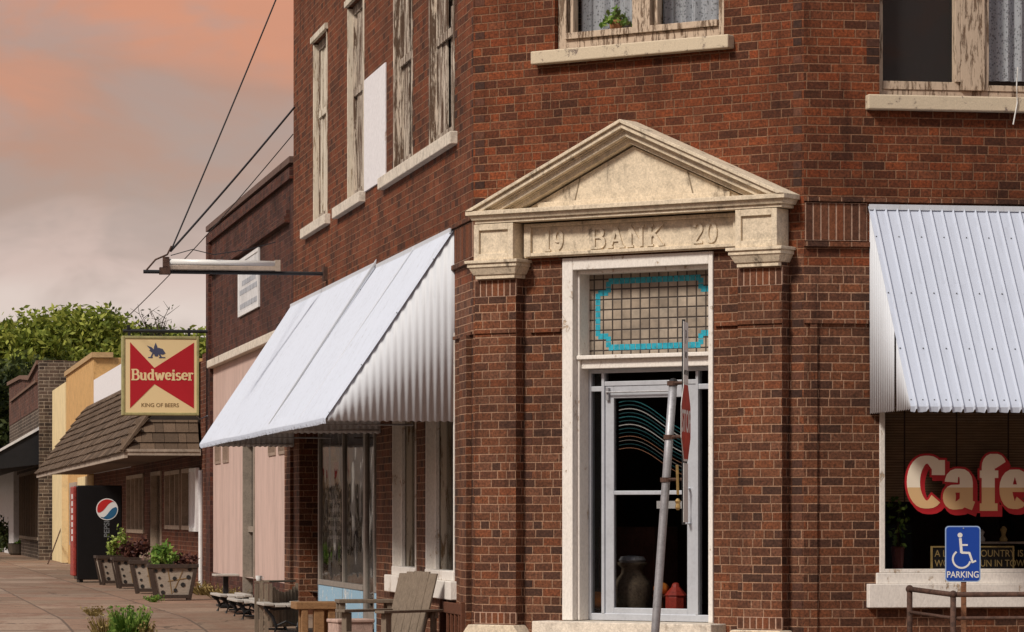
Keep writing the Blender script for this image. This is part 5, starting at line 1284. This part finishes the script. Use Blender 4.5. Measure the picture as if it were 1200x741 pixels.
# reclining armchair
def armchair():
    Y = 33.55; x, _ = at_px(455, Y); th = R_(-125)           # facing left and towards the camera
    t = thing('adirondack_chair', 'weathered grey wooden garden armchair with a tall reclined back at the corner', 'chair', (x, Y, G))
    fx, fy = math.cos(R_(226)), math.sin(R_(226)); F = Fr((x, Y), (fx, fy), (fy, -fx))     # u = forwards, d = sideways
    # F.N is to the chair's side
    zs = G+.34
    # back slats
    for i in range(5):
        y0 = -.245+i*.098; o_ = .010*(i % 2)
        b0 = (-.20, zs-.06); b1 = (-.40, G+.90+.03*math.sin(math.pi*(i+.5)/5))
        mb = MB(); mb.hexa([F.P(b0[0], y0, b0[1]), F.P(b0[0], y0+.093, b0[1]), F.P(b0[0]+.022, y0+.093, b0[1]), F.P(b0[0]+.022, y0, b0[1]),
                            F.P(b1[0], y0-.004, b1[1]), F.P(b1[0], y0+.097, b1[1]), F.P(b1[0]+.022, y0+.097, b1[1]), F.P(b1[0]+.022, y0-.004, b1[1])]); mb.build('back_slat', M_woodgrey, t, bevel=.004)
    for i in range(6):
        s_ = i/5; u0 = -.18+s_*.42; z_ = zs-.05+s_*.07
        MB().box(F, u0, u0+.075, -.25, .25, z_, z_+.02).build('seat_slat', M_woodgrey, t, bevel=.004)
    for y0 in (-.27, .25):
        mb = MB(); mb.hexa([F.P(-.42, y0, G+.02), F.P(-.42, y0+.025, G+.02), F.P(.30, y0+.025, zs-.10), F.P(.30, y0, zs-.10), F.P(-.42, y0, G+.11), F.P(-.42, y0+.025, G+.11), F.P(.30, y0+.025, zs+.0), F.P(.30, y0, zs+.0)]); mb.build('side_rail', M_woodgrey, t, bevel=.004)
        MB().box(F, .24, .31, y0-.02, y0+.045, G, G+.555).build('front_leg', M_woodgrey, t, bevel=.004)
        MB().box(F, -.36, -.30, y0-.0, y0+.03, G, G+.555).build('rear_leg', M_woodgrey, t, bevel=.004)
        mb = MB(); P_ = [(-.42, y0-.02), (-.42, y0+.045), (.15, y0+.075), (.36, y0+.075), (.38, y0+.01), (.36, y0-.05), (.15, y0-.05)]
        b = len(mb.v)
        for zz in (G+.557, G+.582):
            for (u, d) in P_: mb.v.append(F.P(u, d, zz))
        n = len(P_); mb.f.append(list(range(n))); mb.f.append([n+i for i in reversed(range(n))])
        for i in range(n): j = (i+1) % n; mb.f.append([i, n+i, n+j, j])
        mb.build('armrest', M_woodgrey, t, bevel=.004)
    MB().box(F, -.36, -.33, -.29, .29, G+.50, G+.557).build('back_rail', M_woodgrey, t)
armchair()
# brown bench against the left wall at the corner
F = Fr(FL.P(.32, .42, 0)[:2], (-.1744-.12, .9847), None); F = FL.sub(.22, .07, 0)
t = thing('garden_bench', 'dark reddish brown wooden bench against the wall beside the corner pilaster', 'bench', F.P(.5, 0, G))
zr = .43
MB().box(F, .0, 1.15, -.03, .0, zr-.10, zr).build('back_rail', M_woodbrown, t, bevel=.006); MB().box(F, .0, 1.15, -.03, .0, .08, .15).build('back_rail', M_woodbrown, t, bevel=.006)
for a in (-.06, 1.15): MB().box(F, a, a+.06, -.045, .015, G, zr+.02).build('post', M_woodbrown, t, bevel=.006)
for a in (.2, .42, .64, .86): MB().box(F, a, a+.05, -.025, -.005, .15, zr-.10).build('back_slat', M_woodbrown, t)
for k in range(3): MB().box(F, .0, 1.15, .03+k*.12, .14+k*.12, .0+.0, .028).build('seat_slat', M_woodbrown, t)
for a in (-.02, 1.13): MB().box(F, a, a+.05, .34, .39, G, -.002).build('leg', M_woodbrown, t)

# ================================================================== SIGNS AT THE KERB
Y = 28.5; FB = world_frame(0, Y)
px2x = lambda px, Y=28.5: (px-600)/4300*Y
py2z = lambda py, Y=28.5: 1.2+(607-py)/4300*Y
ss = thing('stop_sign', 'bent leaning galvanised sign post with stop sign seen nearly edge on before the door', 'sign', (px2x(765), Y, -.22))
bot_ = Vector((px2x(762), Y, -.22)); bend = Vector((px2x(775), Y, py2z(640))); top_ = Vector((px2x(789), Y, py2z(447)))
MB().tube([bot_, bot_.lerp(bend, .5), bend, bend.lerp(top_, .5), top_], .033, 14).build('post', M_galv, ss, smooth=True)
MB().lathe(tuple(top_), [(.036, -.03), (.038, 0), (.02, .02), (.005, .025)], 12).build('post_cap', M_iron, ss)
pang = 80.5; PFm = Fr((px2x(803.5), Y-.05), (math.cos(R_(pang)), math.sin(R_(pang))), (math.sin(R_(pang)), -math.cos(R_(pang))))   # plates face right
# u runs away from the camera, normal to the right
def plate(u0, u1, z0, z1, mat, name, oct_=False, th=.004):
    mb = MB()
    if oct_:
        cu_, cz_, r = (u0+u1)/2, (z0+z1)/2, (z1-z0)/2; pts = [(cu_+r/math.cos(R_(22.5))*math.cos(R_(22.5+45*i)), cz_+r/math.cos(R_(22.5))*math.sin(R_(22.5+45*i))) for i in range(8)]
    else: pts = [(u0, z0), (u1, z0), (u1, z1), (u0, z1)]
    mb.prism(PFm, pts, -th, 0); return mb.build(name, mat, ss, bevel=.001), pts
p1, _ = plate(-.15, .15, py2z(450), py2z(378), M_signwhite, 'white_plate')
text_mesh('P', PFm, 0, py2z(404), .16, .0005, M_ink, p1, align='CENTER'); text_mesh('NO', PFm, 0, py2z(420), .07, .0005, M_ink, p1, align='CENTER'); text_mesh('ANY TIME', PFm, 0, py2z(440), .055, .0005, M_ink, p1, align='CENTER')
so, pts = plate(-.30, .30, py2z(541), py2z(449), M_signwhite, 'stop_plate', True)
cz_ = (py2z(541)+py2z(449))/2
mb = MB(); mb.prism(PFm, [(x*.94, cz_+(z-cz_)*.94) for x, z in pts], .0005, .002); mb.build('red_field', M_stopred, so); text_mesh('STOP', PFm, 0, cz_-.075, .24, .0025, M_signwhite, so, align='CENTER', bold=.004)
plate(-.14, .14, py2z(612), py2z(543), M_signwhite, 'lower_plate')
MB().box(PFm, -.02, .02, -.03, -.006, py2z(615), py2z(375)).build('sign_strap', M_iron, ss)
for zz, xx in ((py2z(449), 788), (py2z(512), 784), (py2z(562), 780)):
    mb = MB()
    mb.tube([(px2x(xx), Y-.02, zz), (px2x(801), Y-.05, zz)], .014, 6)
    mb.lathe((px2x(xx), Y, zz-.02), [(.042, 0), (.042, .035)], 12); mb.build('bracket', M_rust, ss)
mb = MB(); mb.tube([(px2x(793), Y-.06, py2z(545)), (px2x(794), Y-.06, py2z(580))], .012, 6); mb.lathe((px2x(794), Y-.06, py2z(598)), [(.01, 0), (.022, .02), (.016, .05), (.024, .07), (.01, .09)], 10); mb.build('brass_lock', M_brass, ss)

Y = 29.85; pxx = lambda px: (px-600)/4300*Y; pz = lambda py: 1.2+(607-py)/4300*Y
GF = world_frame(0, Y); x0, x1, z0, z1 = pxx(1107.5), pxx(1149), pz(682), pz(616.5)
hs = thing('parking_sign', 'blue wheelchair parking sign on a thin rusty post before the show window', 'sign', (pxx(1129), Y, -.22))
def rr(x0, x1, z0, z1, r, n=5):
    P = []
    for cx, cz, a in ((x1-r, z1-r, 0), (x0+r, z1-r, 90), (x0+r, z0+r, 180), (x1-r, z0+r, 270)):
        P += [(cx+r*math.cos(R_(a+90*i/n)), cz+r*math.sin(R_(a+90*i/n))) for i in range(n+1)]
    return P
pl = MB().prism(GF, rr(x0, x1, z0, z1, .03), 0, .004).build('sign_plate', flat('pale_blue_edge', (.30, .42, .62), .4), hs)
MB().prism(GF, rr(x0+.009, x1-.009, z0+.009, z1-.009, .024), .004, .0055).build('blue_field', M_signblue, pl)
wv = MB(); cx = (x0+x1)/2-.005; cz = z0+.20; W_ = .0; q0, q1 = .0055, .0072
E2 = lambda a, b, w_, k=0: wv.quadprism(GF, a, b, w_, q0, q1+k*.0001)
wv.prism(GF, disc(cx-.018, z1-.075, .020, 16), q0, q1)
E2((cx-.016, z1-.10), (cx-.006, z0+.235), .022, 1); E2((cx-.012, z1-.155), (cx+.045, z1-.155), .014, 2); E2((cx-.008, z0+.238), (cx+.058, z0+.235), .018, 3); E2((cx+.056, z0+.24), (cx+.085, z0+.155), .018, 4); E2((cx+.08, z0+.157), (cx+.112, z0+.172), .014, 5)
A_ = arc(cx-.005, z0+.185, .072, .072, 125, 345, 18)
for i, (a, b) in enumerate(zip(A_[:-1], A_[1:])): E2(a, b, .015, 6+i % 5)
wv.build('wheelchair_symbol', M_signwhite, pl)
text_mesh('PARKING', GF, (x0+x1)/2, z0+.035, .073, .0058, M_signwhite, pl, align='CENTER', sx=.86, bold=.001)
mb = MB(); 
for zz in (z1-.02, z0+.02): mb.ball((pxx(1129), Y-.006, zz), .006, 8)
mb.build('bolt', M_galv, pl)
MB().box(GF, pxx(1126.5), pxx(1132.5), -.025, -.001, -.22, z1-.01).build('post', M_rustpost, hs, bevel=.003)
# pipe railing
rl = thing('pipe_railing', 'low rusty pipe handrail beneath the show window at the right', 'railing', (3.6, 30.0, -.22))
A = Vector(((1066-600)/4300*30.35, 30.35, 1.2-(690.5-607)/4300*30.35)); B = Vector(((1117-600)/4300*29.6, 29.6, 1.2-(697-607)/4300*29.6)); C_ = B+Vector((.9847*5.5, .1744*5.5, 0))
mb = MB()
mb.tube([A, B], .022, 10); mb.tube([B, C_], .022, 10); mb.build('top_rail', M_rust, rl, smooth=True)
dz = Vector((0, 0, -.19)); MB().tube([A+dz, B+dz], .014, 8).tube([B+dz, C_+dz], .014, 8).build('mid_rail', M_rust, rl, smooth=True)
for P_ in (A, B, B+(C_-B)*.5, C_): MB().tube([(P_.x, P_.y, -.22), tuple(P_)], .024, 10).build('post', M_rust, rl, smooth=True)
for P_ in (A, B): MB().ball(tuple(P_), .034, 10).build('ball_joint', M_rust, rl, smooth=True)
# loose cable on the right upper wall
u_, z_ = FR.hit(1190, 100, .10); P_ = [FR.P(u_+.02, .10, z_+.15), FR.P(u_+.01, .10, z_), FR.P(u_+.015, .10, z_-.15), FR.P(u_-.02, .10, z_-.33)]
tag(MB().tube(P_, .006, 6).build('loose_wire', M_signwhite, loc=P_[-1]), 'short pale cord hanging over the right upper window sill', 'cable')

# ================================================================== PLANTS AT GROUND
def weed(label, x, y, w_, h, n, mat=M_plant, name='weed'):
    t = thing(name, label, 'plant', (x, y, gz((y-32.5)))); z = gz((y-32.5)); mb = MB()
    for i in range(n):
        a = rnd.uniform(0, 6.28); q = rnd.random()**.7*w_; b = Vector((x+math.cos(a)*q*.5, y+math.sin(a)*q*.5, z)); tip = b+Vector((math.cos(a)*q, math.sin(a)*q, h*rnd.uniform(.4, 1)))
        s_ = Vector((-math.sin(a), math.cos(a), 0))*.006; m_ = b.lerp(tip, .6)+Vector((0, 0, h*.1)); mb.poly([b-s_, b+s_, m_+s_, tip, m_-s_])
        if rnd.random() < .7: leaf(mb, m_, .03, .014); leaf(mb, tip, .025, .012)
    mb.build('blades', mat, t, normals=False); return t
def on_walk(px, py): Y = 1.2*4300/(py-607); return (px-600)/4300*Y, Y
weed('bright green weed tuft at the bottom edge of the picture', (152-600)/4300*38, 38, .16, .50, 420)
weed('dry yellowish grass tuft left of the bright green weed', (128-600)/4300*38.2, 38.2, .16, .42, 200, M_weeddry)
weed('sparse reddish dry tuft right of the bright green weed', (170-600)/4300*37.9, 37.9, .08, .34, 70, M_weeddry)
wx, wy = on_walk(108, 722); weed('small dry weed in the paving joint farther left', wx, wy, .12, .12, 40, M_weeddry)
wx, wy = on_walk(180, 706); weed('small weed sprouting at the foot of the nearest planter', wx, wy, .10, .10, 50)
for i, (px, py, lab) in enumerate(((238, 700, 'dry yellow grass at the wall foot right of the planters'), (256, 703, 'dry brown grass along the purple pier foot'), (275, 706, 'thin dry grass below the pedestal table'))):
    u_, _ = FL.hit(px, 700, .12); p = FL.P(u_, .12, 0); weed(lab, p[0], p[1], .22, .22, 90, M_weeddry)
# tub and shrubs at far left
x, y = on_walk(22, 650.5); p = (x, y, 0); t = thing('planter_tub', 'low round dark planter tub far down the sidewalk', 'planter', p)
MB().lathe(p, [(.26, 0), (.32, .05), (.36, .36), (.38, .38), (.34, .38), (.32, .32)], 18).build('tub', plain('dark_tub_wood', (.06, .045, .032), .85, var=.4), t)
bush('shrub', 'small green plant spilling from the low dark tub', x, y, .3, .25, .2, 150, M_plant, .05)
for i, (px, yy, h, lb) in enumerate(((3, 128, 1.5, 'leftmost dark leafy shrub before the far white wall'), (14, 124, 1.35, 'dark green shrub beside the far white wall, right of its neighbour'))):
    xx = (px-600)/4300*yy; bush('shrub', lb, xx, yy, 0, .6, h, 600, M_leafdark, .09, group='shrubs by the far white wall')

# ================================================================== TREES
def tree(label, x, y, h, r, n, mat, trunk_h=None, ls=.20, group='leafy trees behind the shops', dens=1., name='leafy_tree'):
    t = thing(name, label, 'tree', (x, y, -.5), group); th = trunk_h or h*.35; st = MB(); mb = MB()
    st.tube([(x, y, -.6), (x+.1, y, th*.5), (x, y, th), (x, y, h*.75)], [.35, .27, .22, .08], 8)
    cl = []
    for i in range(int(26*dens)):
        a = rnd.uniform(0, 6.28); q = r*rnd.uniform(.15, .92); zz = th+(h-th)*rnd.uniform(.05, .93)
        k = math.sin(math.pi*min(1, max(0, (zz-th*.6)/(h-th*.6)))**.8)
        c = Vector((x+math.cos(a)*q*(.35+.65*k), y+math.sin(a)*q*(.35+.65*k), zz)); cl.append((c, rnd.uniform(.5, 1.05)*r*.34))
        st.tube([(x, y, th+(zz-th)*.3), tuple((Vector((x, y, th+(zz-th)*.3)).lerp(c, .5))+Vector((0, 0, .3))), tuple(c)], [.09, .06, .02], 5)
    for c, cr_ in cl:
        for j in range(int(n/len(cl))):
            v = Vector((rnd.gauss(0, 1), rnd.gauss(0, 1), rnd.gauss(0, 1))).normalized()*cr_*(rnd.random()**.45)*rnd.choice((1, 1, 1.25)); v.z *= .75
            leaf(mb, c+v, ls*rnd.uniform(.5, 1.1), ls*.38)
    mb.build('crown', mat, t, normals=False); st.build('trunk', M_bark, t); return t
def tr_px(px, top, Y, r, label, mat=M_leaf, n=9000, **k): tree(label, (px-600)/4300*Y, Y, 1.2+(607-top)/4300*Y, r, n, mat, **k)
TN = 16000
tr_px(26, 374, 150, 4.2, 'bright green leafy tree at the left, above the dark brick building', n=TN)
tr_px(116, 370, 158, 4.2, 'tallest rounded green tree, above the tan wall top', n=TN)
tr_px(72, 384, 166, 4.0, 'green tree between its two taller neighbours, set back', n=12000)
tr_px(-14, 388, 150, 3.6, 'green tree cut off by the left edge of the picture', n=12000)
tr_px(166, 384, 160, 3.4, 'darker green tree just left of the beer sign', n=12000)
tr_px(215, 392, 165, 3.6, 'green tree directly behind the beer sign', M_leaf, n=12000)
tr_px(250, 396, 168, 3.2, 'green tree glimpsed between the beer sign and the purple brick wall', M_leaf, n=9000)
tr_px(60, 424, 140, 4.0, 'dark low tree right behind the dark brick parapet', M_leafdark, n=8000)
tr_px(0, 430, 138, 3.4, 'dark low tree behind the far black awning', M_leafdark, n=7000)
# bare twiggy tree
x = (186-600)/4300*150; t = thing('bare_tree', 'thin nearly leafless tree standing among the green crowns', 'tree', (x, 150, -.5))
st = MB(); zt = 1.2+(607-352)/4300*150
st.tube([(x, 150, -.6), (x, 150, zt*.55), (x+.1, 150, zt*.8)], [.14, .10, .05], 7)
mb = MB()
for i in range(34):
    a = rnd.uniform(0, 6.28); b = Vector((x, 150, zt*rnd.uniform(.6, .85))); e = Vector((x+math.cos(a)*rnd.uniform(.3, 1.0), 150+math.sin(a), min(zt, b.z+rnd.uniform(.4, 1.9)))); m_ = b.lerp(e, .5)+Vector((rnd.gauss(0, .1), 0, .1))
    st.tube([b, m_, e], [.03, .02, .008], 5)
    for k in range(3):
        e2 = e.lerp(b, rnd.uniform(0, .5)); st.tube([e2, e2+Vector((rnd.gauss(0, .3), rnd.gauss(0, .3), rnd.uniform(.1, .4)))], [.014, .005], 4)
    for k in range(8): leaf(mb, e.lerp(b, rnd.uniform(0, .6))+Vector((rnd.gauss(0, .15),)*3), .09, .05)
st.build('branches', M_bark, t); mb.build('sparse_leaves', M_leafdark, t, normals=False)
# distant house roof at far left
hx, hy = (2-600)/4300*142, 142
hf = world_frame(hx, hy); t = thing('house', 'small pale house with a grey roof glimpsed above the black awning', 'building', (hx, hy, -.5))
MB().box(hf, -3, .8, -6, 0, -.5, 3.2).build('wall', M_farwhite, t); MB().prism(hf, [(-3.3, 3.2), (1.1, 3.2), (-1.1, 4.6)], -6.2, .3).build('roof', plain('grey_roof', (.28, .29, .31), .8), t)
# buildings and trees across the street that only the glass reflects
def opp(x, y, w_, dp, h, mat, lab, rz=0):
    F = world_frame(x, y, rz); t = thing('storefront_building', lab, 'building', (x, y, -.4)); MB().box(F, -w_/2, w_/2, -dp/2, dp/2, -.5, h).build('wall', mat, t)
    mb = MB()
    for s_ in (-1, 1):
        for i in range(int(w_/3)): mb.box(F, -w_/2+1+i*3, -w_/2+2.6+i*3, s_*dp/2, s_*(dp/2+.03), .8, 2.8)
    mb.build('window', M_darkroom, t)
opp(24, -28, 90, 10, 10, M_brick2, 'long dark brick row on the far side of the crossing'); opp(-46, -16, 30, 10, 8, M_brick5, 'dull red brick row on the far side of the crossing', -35)
opp(-43, 10, 60, 10, 8.5, M_brick2, 'dark brick row across the side street, facing the entrance', 95)
F = world_frame(-20, 96, 10); t = thing('storefront_building', 'low cream storefront across the street, seen only in the shop glass', 'building', (-20, 96, -.4))
MB().box(F, -2.5, 2.5, -19, 17, -.5, 3.1).build('wall', plain('bright_cream_wall', (.80, .72, .64), .8), t)
for k in range(8): MB().box(F, 2.5, 2.53, -17+k*4, -14.6+k*4, .3, 2.0).build('window', M_darkroom, t)
MB().box(F, 2.5, 3.3, -4, 6, 2.2, 2.4).build('red_awning', M_lred, t)
tree('tall street tree across the road, behind the cream storefront', -24.5, 104, 9, 4.0, 9000, M_leaf, group='trees across the road', ls=.3)
tree('street tree across the road, left of the tall one', -32, 132, 12, 5.0, 7000, M_leaf, group='trees across the road', ls=.3)
